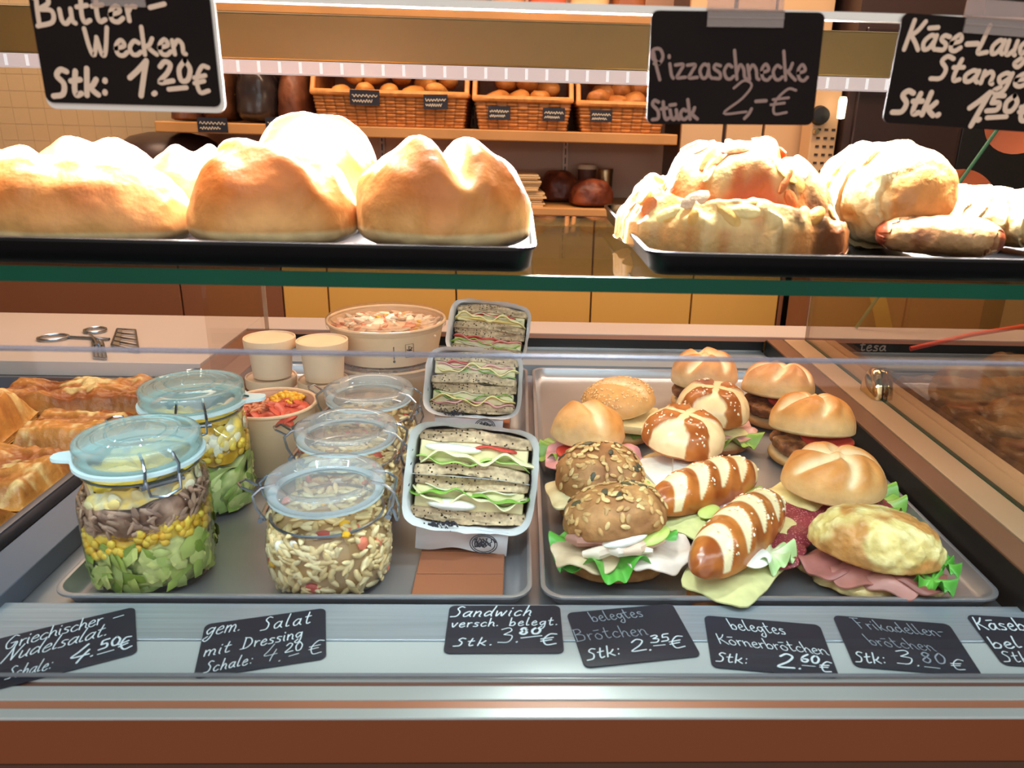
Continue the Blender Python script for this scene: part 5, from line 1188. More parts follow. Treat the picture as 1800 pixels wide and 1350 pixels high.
# ================================================================== handwriting
GL = {
 'a': (.52, [[(.45,.44),(.26,.5),(.06,.28),(.12,.03),(.3,.06),(.44,.32)],[(.46,.5),(.44,.14),(.54,.02)]]),
 'b': (.5, [[(.1,1),(.09,.5),(.08,.02)],[(.09,.28),(.3,.48),(.46,.28),(.34,.02),(.09,.04)]]),
 'c': (.44, [[(.42,.43),(.26,.5),(.07,.28),(.12,.04),(.28,0),(.44,.1)]]),
 'd': (.54, [[(.42,.4),(.22,.5),(.05,.25),(.15,.02),(.4,.2)],[(.5,1),(.44,.3),(.52,.01)]]),
 'e': (.46, [[(.06,.24),(.39,.34),(.30,.54),(.10,.36),(.10,.06),(.28,-.02),(.46,.1)]]),
 'g': (.52, [[(.44,.42),(.25,.5),(.06,.3),(.2,.06),(.42,.3)],[(.46,.5),(.42,-.15),(.24,-.42),(.05,-.3),(.24,-.1)]]),
 'h': (.5, [[(.12,1),(.1,.5),(.08,0)],[(.09,.2),(.28,.5),(.42,.36),(.42,.1),(.5,.0)]]),
 'i': (.22, [[(.1,.5),(.1,.12),(.16,0)],[(.11,.72),(.12,.78)]]),
 'k': (.52, [[(.12,1),(.1,.5),(.08,0)],[(.44,.58),(.3,.36),(.11,.28)],[(.2,.3),(.36,.12),(.5,0)]]),
 'l': (.26, [[(.16,1),(.08,.4),(.1,.04),(.26,.06)]]),
 'm': (.72, [[(.06,.5),(.08,0)],[(.08,.3),(.24,.5),(.34,.34),(.34,0)],[(.34,.3),(.5,.5),(.62,.34),(.62,.04),(.7,0)]]),
 'n': (.5, [[(.06,.5),(.08,0)],[(.08,.28),(.26,.5),(.4,.36),(.4,.06),(.48,0)]]),
 'o': (.5, [[(.26,.5),(.06,.3),(.12,.02),(.34,.02),(.44,.26),(.26,.5)]]),
 'r': (.36, [[(.08,.5),(.1,0)],[(.1,.3),(.22,.48),(.36,.48)]]),
 's': (.42, [[(.4,.46),(.2,.5),(.12,.36),(.34,.2),(.3,.02),(.06,.02)]]),
 't': (.4, [[(.2,.92),(.14,.3),(.2,.02),(.38,.08)],[(.02,.56),(.36,.6)]]),
 'u': (.5, [[(.06,.5),(.08,.12),(.2,0),(.4,.2)],[(.42,.5),(.42,.1),(.5,0)]]),
 'v': (.44, [[(.04,.5),(.18,0),(.42,.52)]]),
 'w': (.66, [[(.04,.5),(.14,0),(.32,.4),(.46,.0),(.62,.5)]]),
 'z': (.46, [[(.06,.46),(.4,.48),(.2,.22),(.06,.02),(.42,.04)]]),
 'B': (.66, [[(.14,1),(.1,.5),(.08,0)],[(.04,.95),(.42,1),(.5,.74),(.16,.54)],[(.16,.54),(.56,.46),(.52,.08),(.02,-.04)]]),
 'D': (.72, [[(.16,.96),(.14,.5),(.12,.04)],[(-.06,-.02),(.36,.04),(.64,.4),(.5,.84),(.1,.98)]]),
 'F': (.6, [[(.12,.96),(.16,.4),(.14,0)],[(-.06,.98),(.5,1.0)],[(.12,.55),(.42,.58)]]),
 'G': (.72, [[(.6,.9),(.34,1),(.06,.5),(.16,.04),(.42,.04),(.54,.4)],[(.3,.42),(.62,.42),(.58,.0)]]),
 'K': (.62, [[(.14,1),(.1,.5),(.06,0)],[(.56,.96),(.36,.64),(.12,.46)],[(.16,.5),(.4,.24),(.58,0)]]),
 'L': (.48, [[(.2,1),(.12,.4),(.08,.02),(.44,.06)]]),
 'N': (.7, [[(.0,-.04),(.14,.5),(.2,.96)],[(.2,.96),(.36,.4),(.46,.02)],[(.46,.02),(.56,.5),(.7,1)]]),
 'P': (.6, [[(.3,.5),(.02,.72),(.14,.98),(.42,1),(.5,.76),(.34,.54),(.08,.5)],[(.12,.9),(.16,.4),(.22,-.06)]]),
 'S': (.56, [[(.54,.92),(.32,1),(.18,.78),(.42,.46),(.36,.08),(.02,.02)]]),
 'W': (.95, [[(.06,.98),(.12,.3),(.24,.02),(.44,.62)],[(.44,.66),(.52,.06),(.66,.1),(.88,1)]]),
 '0': (.54, [[(.3,1),(.08,.6),(.14,.06),(.38,.06),(.48,.56),(.3,1)]]),
 '1': (.5, [[(.04,.5),(.24,.74),(.42,1)],[(.42,1),(.34,.5),(.26,-.04)]]),
 '2': (.56, [[(.08,.78),(.26,1),(.46,.84),(.34,.46),(.04,.03),(.54,.06)]]),
 '3': (.54, [[(.1,.92),(.36,1),(.46,.8),(.2,.56)],[(.2,.56),(.5,.42),(.38,.04),(.02,.06)]]),
 '4': (.56, [[(.3,1),(.14,.6),(.02,.3),(.54,.34)],[(.46,.62),(.36,.2),(.32,-.08)]]),
 '5': (.54, [[(.52,1),(.2,.96),(.14,.56)],[(.14,.56),(.42,.54),(.42,.12),(.04,.04)]]),
 '6': (.54, [[(.44,.98),(.16,.6),(.12,.1),(.36,.02),(.46,.34),(.14,.38)]]),
 '8': (.54, [[(.44,.86),(.24,1),(.12,.76),(.42,.34),(.28,.02),(.08,.26),(.36,.66),(.44,.86)]]),
 '.': (.24, [[(.08,.02),(.12,.06)]]), ',': (.24, [[(.18,.3),(.12,.05),(.02,-.15)]]), ':': (.26, [[(.12,.06),(.13,.1)],[(.14,.5),(.15,.54)]]),
 '-': (.44, [[(.06,.42),(.38,.46)]]), '_': (.5, [[(0,.0),(.5,.04)]]), ' ': (.36, []), "'": (.2, [[(.1,.8),(.1,1)]]),
 'E': (.62, [[(.6,.94),(.34,1),(.1,.56),(.2,.06),(.56,.08)],[(.0,.62),(.46,.66)],[(.0,.42),(.4,.46)]]),
}
GL['\u20ac'] = GL['E']
for base, um in (('a', '\u00e4'), ('o', '\u00f6'), ('u', '\u00fc')):
    w_, st_ = GL[base]; GL[um] = (w_, st_+[[(.1, .74), (.42, .77)]])
def smooth_pts(pts, k=5):
    P = [np.array(p, float) for p in pts]
    if len(P) == 2: return [P[0]*(1-t)+P[1]*t for t in np.linspace(0, 1, 3)]
    Q = [2*P[0]-P[1]]+P+[2*P[-1]-P[-2]]; out = []
    for i in range(1, len(Q)-2):
        for j in range(k):
            t = j/k; a, b_, c, d = Q[i-1], Q[i], Q[i+1], Q[i+2]
            out.append(0.5*((2*b_)+(c-a)*t+(2*a-5*b_+4*c-d)*t*t+(3*b_-a-3*c+d)*t**3))
    out.append(P[-1]); return out
RIB = [0]
def ribbon(b, pts, w, z=0.0, h=0.00025):
    """flat pen stroke with round ends lying on the board (local x right, y up, z out)"""
    RIB[0] += 1; z = z+0.00003*(RIB[0] % 14)
    P = [np.asarray(p, float) for p in pts]; L, Rr = [], []; n = len(P)
    for i in range(n):
        d = P[min(i+1, n-1)]-P[max(i-1, 0)]; l = np.linalg.norm(d); d = d/l if l > 1e-9 else np.array([1.0, 0]); nn = np.array([-d[1], d[0]])*w/2
        L.append(P[i]+nn); Rr.append(P[i]-nn)
    def cap(c, a0): return [c+w/2*np.array([math.cos(a0+k*math.pi/5), math.sin(a0+k*math.pi/5)]) for k in range(1, 5)]
    d0 = P[0]-P[1]; d1 = P[-1]-P[-2]
    V = L+Rr; Fc = [(i, n+i, n+i+1, i+1) for i in range(n-1)]
    k0 = len(V); V += cap(P[0], math.atan2(d0[1], d0[0])-math.pi/2); Fc.append((0,)+tuple(k0+3-j for j in range(4))+(n,) if False else (n,)+tuple(k0+3-j for j in range(4))[::1]+(0,))
    k1 = len(V); V += cap(P[-1], math.atan2(d1[1], d1[0])-math.pi/2); Fc.append((n-1,)+tuple(k1+3-j for j in range(4))+(2*n-1,))
    b.add([(p[0], p[1], z+h) for p in V], Fc)
def text_width(text, gap):
    return sum(GL.get(ch, GL['-'])[0]+gap for ch in text)-gap
def write(b, text, p0, p1, cap, sw, slant=0.18, gap=0.08):
    """handwrite text on a board from local point p0 to p1 along its baseline with the given cap height"""
    p0 = np.array(p0[:2]); p1 = np.array(p1[:2]); d = p1-p0; L = np.linalg.norm(d); d = d/L; up = np.array([-d[1], d[0]])
    if text == '_': ribbon(b, [p0, (p0+p1)/2, p1], sw); return
    k = L/text_width(text, gap); x = 0.0
    for ch in text:
        gw, st = GL.get(ch, GL['-'])
        for pts in st: ribbon(b, smooth_pts([p0+d*(x+px)*k+(up+d*slant)*py*cap for px, py in pts]), sw)
        x += gw+gap
def sign(label, M, w, h, lines, ink=M_chalk, board=M_slate, r=0.005, th=0.0012, name='price_sign', group=None, clip=None, backing=False):
    t = thing(name, label, 'sign', M, group)
    b = MB(); x, y = w/2, h/2
    def ring(ins, z):
        P = []
        for sx, sy, a0 in ((1, 1, 0), (-1, 1, 90), (-1, -1, 180), (1, -1, 270)):
            for k in range(6):
                a = math.radians(a0+k*18); P.append((sx*(x-r)+(r-ins)*math.cos(a), sy*(y-r)+(r-ins)*math.sin(a), z))
        return P
    b.rows([ring(0.0003, -th), ring(0, -th*0.8), ring(0, -th*0.2), ring(0.0003, 0)], None, None, True, True); b.build('board', board, t, False)
    groups = {}; Mi = M.inverted()
    for ln in lines:
        txt, q0, q1, cap, sw = ln[:5]; o = dict(ln[5]) if len(ln) > 5 else {}
        mk = o.pop('ink', ink); groups.setdefault(mk.name, (mk, MB()))
        def loc(p):
            d = ray(*p); n = M.col[2].to_3d(); d = Vector(d); c = Vector((0, 0, CH)); tt = (M.translation-c).dot(n)/d.dot(n); return Mi @ (c+d*tt)
        a_, b_ = loc(q0), loc(q1); pxs = (b_-a_).length/math.hypot(q1[0]-q0[0], q1[1]-q0[1])
        up_ = loc((q0[0], q0[1]-10)); vs = abs((up_-a_).y)/10
        write(groups[mk.name][1], txt, a_, b_, cap*vs, sw*pxs, **o)
    for k, (mk, bb) in groups.items(): bb.build('handwriting', mk, t, False)
    if backing:
        bb = MB(); o2 = lambda P: [(q[0]+0.0008, q[1]-0.0020, q[2]-th-0.0002) for q in P]; bb.rows([o2(ring(-0.0014, -0.0014)), o2(ring(-0.0014, 0))], None, None, True, True)
        bb.build('white_backing_card', mat('backing_white', C(226, 214, 204), 0.6), t, False)
    if clip:
        cx, cw = clip; bb = MB(); bb.box(cx-cw/2, cx+cw/2, y-0.0085, y+0.0005, 0.0003, 0.0015); bb.box(cx-cw/2, cx+cw/2, y+0.0006, y+0.0105, -0.0023, -0.0014); bb.box(cx-cw/2, cx+cw/2, y-0.0005, y+0.0006, -0.0023, 0.0015); bb.box(cx-cw/2, cx+cw/2, y-0.0040, y-0.0032, 0.0013, 0.0020)
        bb.build('clip', glass('clip_plastic', (0.86, 0.80, 0.76), 1.0, body=0.22, body_col=(0.55, 0.42, 0.38)), t, False)
    return t
def quadM(tl, tr, br, bl, z=None, Y=None):
    """frame of a flat board from its four corners"""
    f = (lambda p: PZ(*p, z)) if z is not None else (lambda p: PY(*p, Y))
    a, b_, c, d = f(tl), f(tr), f(br), f(bl); ctr = (a+b_+c+d)/4
    ux = ((b_-a)+(c-d))/2; uy = ((a-d)+(b_-c))/2; w = ux.length; h = uy.length; ux.normalize(); nz = ux.cross(uy).normalized(); uy = nz.cross(ux)
    M = Matrix(((ux[0], uy[0], nz[0], ctr[0]), (ux[1], uy[1], nz[1], ctr[1]), (ux[2], uy[2], nz[2], ctr[2]), (0, 0, 0, 1)))
    return M, w, h
# signs lying on the sill, behind the front pane
SS = 0.8695; GS = 'slate price signs on the sill'
D = dict
M, w, h = quadM((0-2, 1127), (237, 1066), (241, 1147), (-4+2, 1207), z=SS)
ctr = PZ(118, 1137, SS)
a0 = PZ(237, 1066, SS); a1 = PZ(241, 1147, SS); up = (a0-a1).normalized(); rt = Vector((up.y, -up.x, 0)); hh = (a0-a1).length; ww = 0.094
cc = (a0+a1)/2-rt*ww/2; M = Matrix(((rt[0], up[0], 0, cc[0]), (rt[1], up[1], 0, cc[1]), (0, 0, 1, SS), (0, 0, 0, 1)))
sign('slate sign for the pasta salad at 4.50, leftmost on the sill', M, ww, hh, [('Griechischer', (6, 1143), (179, 1097), 20, 2.6, D(gap=.02)), ('-', (193, 1099), (217, 1093), 24, 2.4), ('Nudelsalat.', (2, 1166), (189, 1117), 23, 2.8, D(gap=.06, slant=.3)), ('4', (118, 1168), (150, 1161), 27, 4.6, D(slant=.3)), ('.', (157, 1156), (166, 1154), 20, 4), ('50', (172, 1144), (212, 1132), 15, 4.2), ('_', (172, 1151), (200, 1143), 20, 3.0), ('\u20ac', (210, 1146), (234, 1137), 20, 4.0), ('Schale:', (8, 1196), (90, 1176), 20, 2.4)], M_chalk, group=GS)
M, w, h = quadM((357, 1099), (570, 1067), (576, 1158), (343, 1190), z=SS)
sign('slate sign for the mixed salad with dressing at 4.20, second from left', M, w, h, [('gem.', (359, 1118), (423, 1109), 24, 2.3), ('Salat', (457, 1110), (545, 1096), 22, 2.3, D(gap=.2)), ('mit', (356, 1155), (403, 1147), 20, 2.3), ('Dressing', (424, 1142), (531, 1121), 19, 2.3), ('4', (461, 1163), (485, 1159), 27, 1.4), ('.', (488, 1164), (495, 1163), 20, 2), ('20', (500, 1149), (532, 1142), 15, 2.2), ('_', (508, 1154), (525, 1149), 20, 1.6), ('\u20ac', (541, 1153), (567, 1148), 23, 1.8), ('Schale:', (357, 1184), (443, 1168), 19, 2.3, D(gap=.14))], M_chalk, group=GS)
M, w, h = quadM((788, 1064), (983, 1064), (993, 1147), (782, 1148), z=SS)
sign('slate sign for the sandwich at 3.80, below the brown board', M, w, h, [('Sandwich', (791, 1085), (932, 1083), 18, 2.5, D(gap=.14, slant=.35)), ('versch.', (792, 1103), (877, 1101), 14, 2.2, D(gap=.12)), ('belegt.', (894, 1101), (981, 1099), 14, 2.2, D(gap=.16)), ('Stk.', (796, 1137), (866, 1135), 14, 2.4, D(gap=.2, slant=.3)), ('3', (874, 1132), (901, 1130), 26, 1.9), ('.', (905, 1130), (913, 1129), 18, 2.6), ('80', (911, 1116), (951, 1114), 11, 4.4), ('_', (916, 1122), (952, 1118), 20, 2.4), ('\u20ac', (951, 1136), (980, 1133), 19, 2.8)], M_chalk, group=GS)
M, w, h = quadM((994, 1077), (1186, 1060), (1228, 1153), (1030, 1173), z=SS)
T1 = M_chalk_dim
sign('slate sign for the filled roll at 2.35, right of the sandwich sign', M, w, h, [('belegtes', (1042, 1094), (1132, 1084), 18, 1.6, D(ink=T1, slant=-.15)), ('Br\u00f6tchen', (1013, 1128), (1140, 1116), 21, 1.5, D(ink=T1, slant=-.1)), ('Stk:', (1032, 1162), (1092, 1151), 19, 2.6, D(slant=.25)), ('2', (1109, 1147), (1137, 1144), 21, 2.6), ('.', (1140, 1144), (1148, 1143), 18, 3), ('35', (1144, 1131), (1178, 1127), 13, 2.4), ('_', (1149, 1136), (1169, 1134), 20, 1.8), ('\u20ac', (1181, 1142), (1207, 1138), 21, 2.3)], M_chalk, group=GS)
M, w, h = quadM((1237, 1080), (1443, 1099), (1474, 1190), (1252, 1173), z=SS)
sign('slate sign for the filled grain roll at 2.60, below the front pretzel stick', M, w, h, [('belegtes', (1286, 1107), (1383, 1116), 18, 1.8, D(slant=-.3)), ('K\u00f6rnerbr\u00f6tchen', (1265, 1132), (1458, 1152), 17, 1.7, D(slant=-.3, gap=.03)), ('Stk:', (1258, 1163), (1315, 1168), 16, 2.4), ('2', (1365, 1173), (1397, 1177), 25, 4.2), ('.', (1402, 1177), (1411, 1178), 18, 3.4), ('60', (1406, 1163), (1441, 1167), 14, 4.0), ('_', (1410, 1170), (1433, 1172), 20, 1.5), ('\u20ac', (1442, 1181), (1463, 1183), 18, 2.9)], M_chalk, group=GS)
M, w, h = quadM((1466, 1080), (1675, 1098), (1721, 1187), (1500, 1172), z=SS)
sign('slate sign for the meatball roll at 3.80, before the divider beam', M, w, h, [('Frikadellen-', (1511, 1105), (1667, 1121), 17, 1.7, D(ink=T1, slant=-.35)), ('br\u00f6tchen', (1531, 1134), (1647, 1146), 17, 1.6, D(ink=T1, slant=-.4)), ('Stk:', (1504, 1165), (1559, 1167), 18, 2.5), ('3', (1577, 1168), (1608, 1169), 24, 2.4), ('.', (1611, 1172), (1619, 1172), 18, 2.6), ('80', (1621, 1166), (1666, 1168), 18, 2.8, D(ink=T1)), ('_', (1625, 1173), (1652, 1176), 20, 1.5), ('\u20ac', (1675, 1178), (1699, 1180), 18, 2.2)], M_chalk, group=GS)
a0 = PZ(1698, 1080, SS); a1 = PZ(1764, 1168, SS); up = (a0-a1).normalized(); rt = Vector((up.y, -up.x, 0)); hh = (a0-a1).length; ww = 0.094
cc = (a0+a1)/2+rt*ww/2; M = Matrix(((rt[0], up[0], 0, cc[0]), (rt[1], up[1], 0, cc[1]), (0, 0, 1, SS), (0, 0, 0, 1)))
sign('slate sign for the cheese roll, cut off by the right picture edge', M, ww, hh, [('K\u00e4seb', (1720, 1107), (1806, 1109), 21, 2.8, D(slant=.1)), ('bel.', (1746, 1141), (1808, 1138), 19, 2.7), ('Stk', (1765, 1164), (1813, 1165), 18, 2.3)], M_chalk, group=GS)
# hanging signs on the white rail
GH = 'hanging price signs'
def hang(tl, tr, br, bl, Y=0.490): return quadM(tl, tr, br, bl, Y=Y)
M, w, h = hang((50, -22), (372, -12), (383, 188), (78, 180))
W1 = M_chalk_warm
sign('hanging slate sign for butter rolls at 1.20, over the left tray', M, w, h, [('Butter', (66, 44), (242, 36), 50, 8.0, D(gap=.10, slant=.05)), ('-', (262, 34), (297, 28), 46, 8), ('Wecken', (155, 98), (328, 95), 48, 7.6, D(gap=.05, slant=.0)), ('Stk:', (94, 170), (192, 166), 46, 9.5, D(gap=.1)), ('1', (228, 166), (268, 166), 58, 9.5, D(slant=.1)), ('.', (266, 166), (280, 166), 40, 9), ('20', (279, 146), (338, 142), 36, 8.5, D(gap=.14)), ('_', (297, 157), (328, 154), 40, 8), ('\u20ac', (344, 166), (370, 163), 46, 7.5)], W1, M_slate_warm, r=0.004, group=GH, backing=True, clip=(0.0, 0.03))
M, w, h = hang((1145, 19), (1452, 21), (1428, 221), (1137, 217))
sign('hanging slate sign for pizza snail at 2 euros, over the right tray', M, w, h, [('Pizzaschnecke', (1150, 137), (1419, 141), 50, 5.6, D(slant=-.22, gap=.05)), ('St\u00fcck', (1146, 211), (1226, 209), 34, 6, D(slant=-.2, gap=.06)), ('2', (1268, 201), (1312, 200), 58, 4.2, D(slant=.3)), (',', (1308, 203), (1322, 202), 36, 5.5), ('-', (1322, 190), (1346, 190), 28, 6), ('\u20ac', (1348, 203), (1384, 201), 44, 4.5, D(slant=.35))], M_chalk_dark, M_slate_warm, r=0.004, group=GH, clip=(0.004, 0.045))
M, w, h = hang((1590, 26), (1902, 42), (1868, 240), (1549, 211))
sign('hanging slate sign for cheese pretzel sticks at 1.50, at the right edge', M, w, h, [('K\u00e4se', (1586, 87), (1686, 89), 52, 7.6, D(slant=.15, gap=.04)), ('-', (1690, 94), (1714, 95), 40, 9), ('Lauge', (1714, 94), (1830, 99), 50, 7.6, D(slant=.15, gap=.06)), ('Stange', (1634, 139), (1800, 152), 42, 7.6, D(gap=.08)), ('Stk.', (1567, 198), (1654, 204), 40, 9, D(gap=.06)), ('1', (1690, 218), (1722, 220), 58, 9), ('.', (1714, 212), (1726, 212), 36, 9), ('50', (1731, 196), (1784, 196), 28, 8.5), ('_', (1734, 207), (1768, 205), 30, 8), ('\u20ac', (1785, 213), (1812, 214), 40, 8.5)], W1, M_slate_warm, r=0.004, group=GH, clip=(0.004, 0.045))
# tesa mark: dark label on the rear vent of the right compartment
pa, pb, pc = PY(1511, 616, 1.2842), PY(1558, 616.5, 1.2842), PY(1511, 602, 1.2842)
t = thing('tape_label', 'dark adhesive label with small white tesa lettering on the rear vent', 'label', Matrix(((1, 0, 0, pa[0]), (0, 0, -1, pa[1]), (0, 1, 0, pa[2]), (0, 0, 0, 1))))
Lw = pb[0]-pa[0]; Lh = pc[2]-pa[2]
MB().box(-0.006, Lw+0.006, -0.001, Lh+0.003, -0.0004, 0.0).build('film', M_blackgap, t, False)
b = MB(); x = 0.0
for ch in 'tesa':
    for pts in GL[ch][1]: ribbon(b, smooth_pts([(x+px*Lh*1.5, py*Lh*1.25) for px, py in pts]), Lh*0.17, 0.0)
    x += (GL[ch][0]+0.1)*Lh*1.5
for v_ in b.v: v_[:, 0] *= Lw/x
b.build('lettering', mat('white_letters', C(226, 210, 204), 0.6), t, False)

# ================================================================== back shelf goods
def pick(seq, r): return seq[r.randrange(len(seq))]
BK = [(545, 824, 'wide wicker basket of golden rolls, left of the three baskets'), (830, 1008, 'wicker basket of mixed brown rolls, between the other baskets'), (1013, 1176, 'wicker basket of darker rolls, right of the three baskets')]
protoA = [roll_mesh(0.052, 0.030, C(222, 148, 74), C(240, 186, 110), s, 0.5) for s in (1, 2, 3)]
gid = 0
rnd = random.Random(12)
protos = {}
for bi, (xa, xb, lab) in enumerate(BK):
    Xa, Xb = PY(xa, 200, 2.25)[0], PY(xb, 200, 2.25)[0]
    cx, w, d, h = basket('wicker_basket', Xa, Xb, lab, *((0.085, 0.115), (0.079, 0.105), (0.073, 0.10))[bi])
    gname = ('rolls in the left wicker basket', 'rolls in the middle wicker basket', 'rolls in the right wicker basket')[bi]
    rl = ('golden long roll heaped in the wide left basket', 'brown cut roll heaped in the middle basket', 'round brown roll heaped in the right basket')[bi]
    for row in range(3):
        nn = max(3, int(w/0.072))
        for i in range(nn):
            key = (bi, rnd.randrange(3))
            x = cx-w/2+0.05+(w-0.10)*(i+0.5*(row % 2)*0.8)/(nn-0.6)
            x = min(max(x, cx-w/2+0.048), cx+w/2-0.048)
            y = 2.275+0.06+row*0.062; z = SHZ+h+0.004+row*0.034+rnd.uniform(-0.006, 0.014)
            M = MT(x, y, z, 90+rnd.uniform(-38, 38), rnd.uniform(-25, 10), rnd.uniform(-14, 14))
            if key not in protos:
                cA, cB = [(C(222, 148, 74), C(242, 190, 116)), (C(196, 124, 60), C(222, 160, 94)), (C(180, 110, 54), C(214, 150, 86))][bi]
                LR = [(0.054, 0.028), (0.046, 0.032), (0.042, 0.034)][bi]
                o = roll_mesh(LR[0], LR[1], cA, cB, 5+bi*3+key[1], 0.5 if bi == 0 else 1.0).build('bread_roll', M_crust); protos[key] = o
            else:
                o = protos[key].copy(); COL.objects.link(o)
            o.matrix_world = M; tag(o, rl, 'roll', gname)
# small tags
def small_tag(label, x0, x1, y0, y1, Y, seed, skew=0):
    M, w, h = quadM((x0, y0), (x1, y0+skew), (x1, y1+skew), (x0, y1), Y=Y)
    t = thing('shelf_tag', label, 'sign', M, 'small price tags on the bread shelf'); MB().box(-w/2, w/2, -h/2, h/2, -0.001, 0).build('board', M_slate, t, False)
    r = random.Random(seed); b = MB(); n = 26
    for ln, (yy, xe) in enumerate(((0.12, 0.42), (-0.22, 0.25))):
        pts = [(-0.42*w+(xe+0.42)*w*i/n, yy*h+h*0.085*math.sin(i*1.7+seed)*r.uniform(0.5, 1.3)) for i in range(n+1)]
        ribbon(b, smooth_pts(pts, 3), 0.0022)
    b.build('handwriting', mat('chalk_small', C(206, 192, 170), 0.8), t, False); return t
YB = 2.25
small_tag('small slate tag on the left wicker basket, near its middle', 615, 667, 157, 184, 2.2535, 1, 2)
small_tag('small slate tag on the left wicker basket, near its right end', 745, 787, 166, 192, 2.2535, 2, 0)
small_tag('small slate tag on the left half of the middle wicker basket', 858, 897, 186, 210, 2.2535, 3, 1)
small_tag('small slate tag on the right half of the middle wicker basket', 954, 993, 189, 212, 2.2535, 4, 1)
small_tag('small slate tag on the right wicker basket', 1038, 1076, 193, 214, 2.2535, 5, 1)
small_tag('small slate tag on the shelf edge below the seeded loaf', 347, 400, 206, 232, 2.248, 6, 1)
small_tag('small slate tag on the shelf edge below the brown loaf', 467, 517, 206, 233, 2.248, 7, 0)
# loaves standing on the long shelf
def loaf(label, px0, px1, py0, col, pale, seed, ry=0.10, seeds=False, name='bread_loaf', base=SHZ, Yc=2.38, mt=M_crust):
    X0, X1 = PY(px0, 180, Yc-0.06)[0], PY(px1, 180, Yc-0.06)[0]; zt = PY((px0+px1)/2, py0, Yc)[2]; H = zt-base
    def cf(P, nz, H_): return mixc(col, pale, np.clip(0.35+0.8*nz, 0, 1))
    b = oblong((X1-X0)/2, ry, H*0.8, seed, cf, e=0.6, pw=2.8, lump=0.05, sc=22, hb=0.25, n=72, m=40)
    o = b.build(name, mt); o.matrix_world = MT((X0+X1)/2, Yc, base+H*0.2*1.08); tag(o, label, 'bread')
    if seeds: seeds_on(o, 'seeds', dome_pt((X1-X0)/2*1.02, ry*1.02, H*0.82, lambda a, q: True), 260, (0.0045, 0.0024, 0.0016), [C(196, 130, 70), C(150, 90, 50), C(222, 170, 110)], seed)
    return o
loaf('dark seeded loaf on the long shelf, behind the hanging butter roll sign', 352, 414, 118, C(72, 40, 24), C(110, 66, 38), 201, seeds=True)
loaf('very dark smooth round loaf on the long shelf', 414, 490, 112, C(44, 36, 36), C(60, 48, 44), 202, 0.11, mt=mat('dark_crust', None, 0.25, noise=(30, 0.1)))
loaf('reddish brown loaf on the long shelf, next to the left basket', 486, 541, 120, C(104, 58, 38), C(140, 84, 54), 203)
loaf('low brown loaf at the left end of the long shelf', 296, 352, 180, C(92, 56, 38), C(120, 76, 50), 204)
# on the back counter
BCZ = 1.0107
t = thing('paper_bag_stack', 'stack of folded cream paper bags on the back counter', 'paper bags', MT(*PY(898, 350, 2.34)[:2], BCZ, 4))
rnd = random.Random(3); b = MB(); z = 0.0
for i in range(16):
    dx, dy = rnd.uniform(-.006, .010), rnd.uniform(-.006, .006); w_ = 0.075 if i > 6 else 0.092; b.box(-w_+dx, w_+dx, -0.07+dy, 0.08+dy, z, z+0.0035+rnd.uniform(0, 0.0015)); z += 0.0056
b.build('bags', mat('cream_paper', C(222, 184, 132), 0.7, noise=(10, 0.05)), t, False)
b = MB()
for i in range(12): b.ell((-0.035+0.006*i, -0.045+0.004*math.sin(i*1.9), z+0.0006), (0.004, 0.006, 0.0004), C(80, 60, 44), None, 8, 4)
o = b.build('printed_logo', M_ink, t); o['kind'] = 'stuff'
def cloaf(label, a, bpx, ytop, Yc, seed):
    X0, X1 = PY(a, 330, Yc)[0], PY(bpx, 330, Yc)[0]; H = PY((a+bpx)/2, ytop, Yc)[2]-BCZ
    def cf(P, nz, H_): return mixc(C(90, 40, 24), C(138, 70, 42), np.clip(0.3+0.9*nz+0.3*ss(P[..., 2]/H_, 0.6, 1), 0, 1))
    b = oblong((X1-X0)/2, 0.065, H*0.8, seed, cf, e=0.7, lump=0.05, sc=30, hb=0.25, n=90, m=44); o = b.build('dark_loaf', M_crust); o.matrix_world = MT((X0+X1)/2, Yc, BCZ+H*0.212, 8); return tag(o, label, 'bread')
cloaf('dark glossy loaf on the back counter, beside the paper bags', 948, 1016, 300, 2.45, 211); cloaf('dark loaf on the back counter, before the cup and tin', 1002, 1078, 314, 2.325, 212)
q = PY(1032, 300, 2.53); zt = PY(1032, 289, 2.53)[2]; t = thing('coffee_cup', 'brown paper coffee cup with pale lid on the back counter', 'cup', MT(q[0], 2.53, BCZ)); hh = zt-BCZ
MB().lathe([(0.0003, 0), (0.024, 0), (0.030, hh-0.012)], 32).build('cup', mat('cup_brown', C(104, 62, 46), 0.6), t); MB().lathe([(0.0325, hh-0.014), (0.033, hh-0.008), (0.029, hh-0.002), (0.027, hh), (0.0003, hh-0.001)], 32).build('lid', M_kraft, t)
q = PY(1064, 300, 2.47); zt = PY(1064, 296, 2.47)[2]; hh = zt-BCZ; t = thing('metal_tin', 'small round metal tin on the back counter', 'tin', MT(q[0], 2.47, BCZ))
MB().lathe([(0.0003, 0), (0.024, 0), (0.024, hh-0.012), (0.0255, hh-0.012), (0.0255, hh-0.002), (0.024, hh), (0.0003, hh)], 36).build('tin_body', mat('tin', C(170, 140, 104), 0.3, 0.9), t)
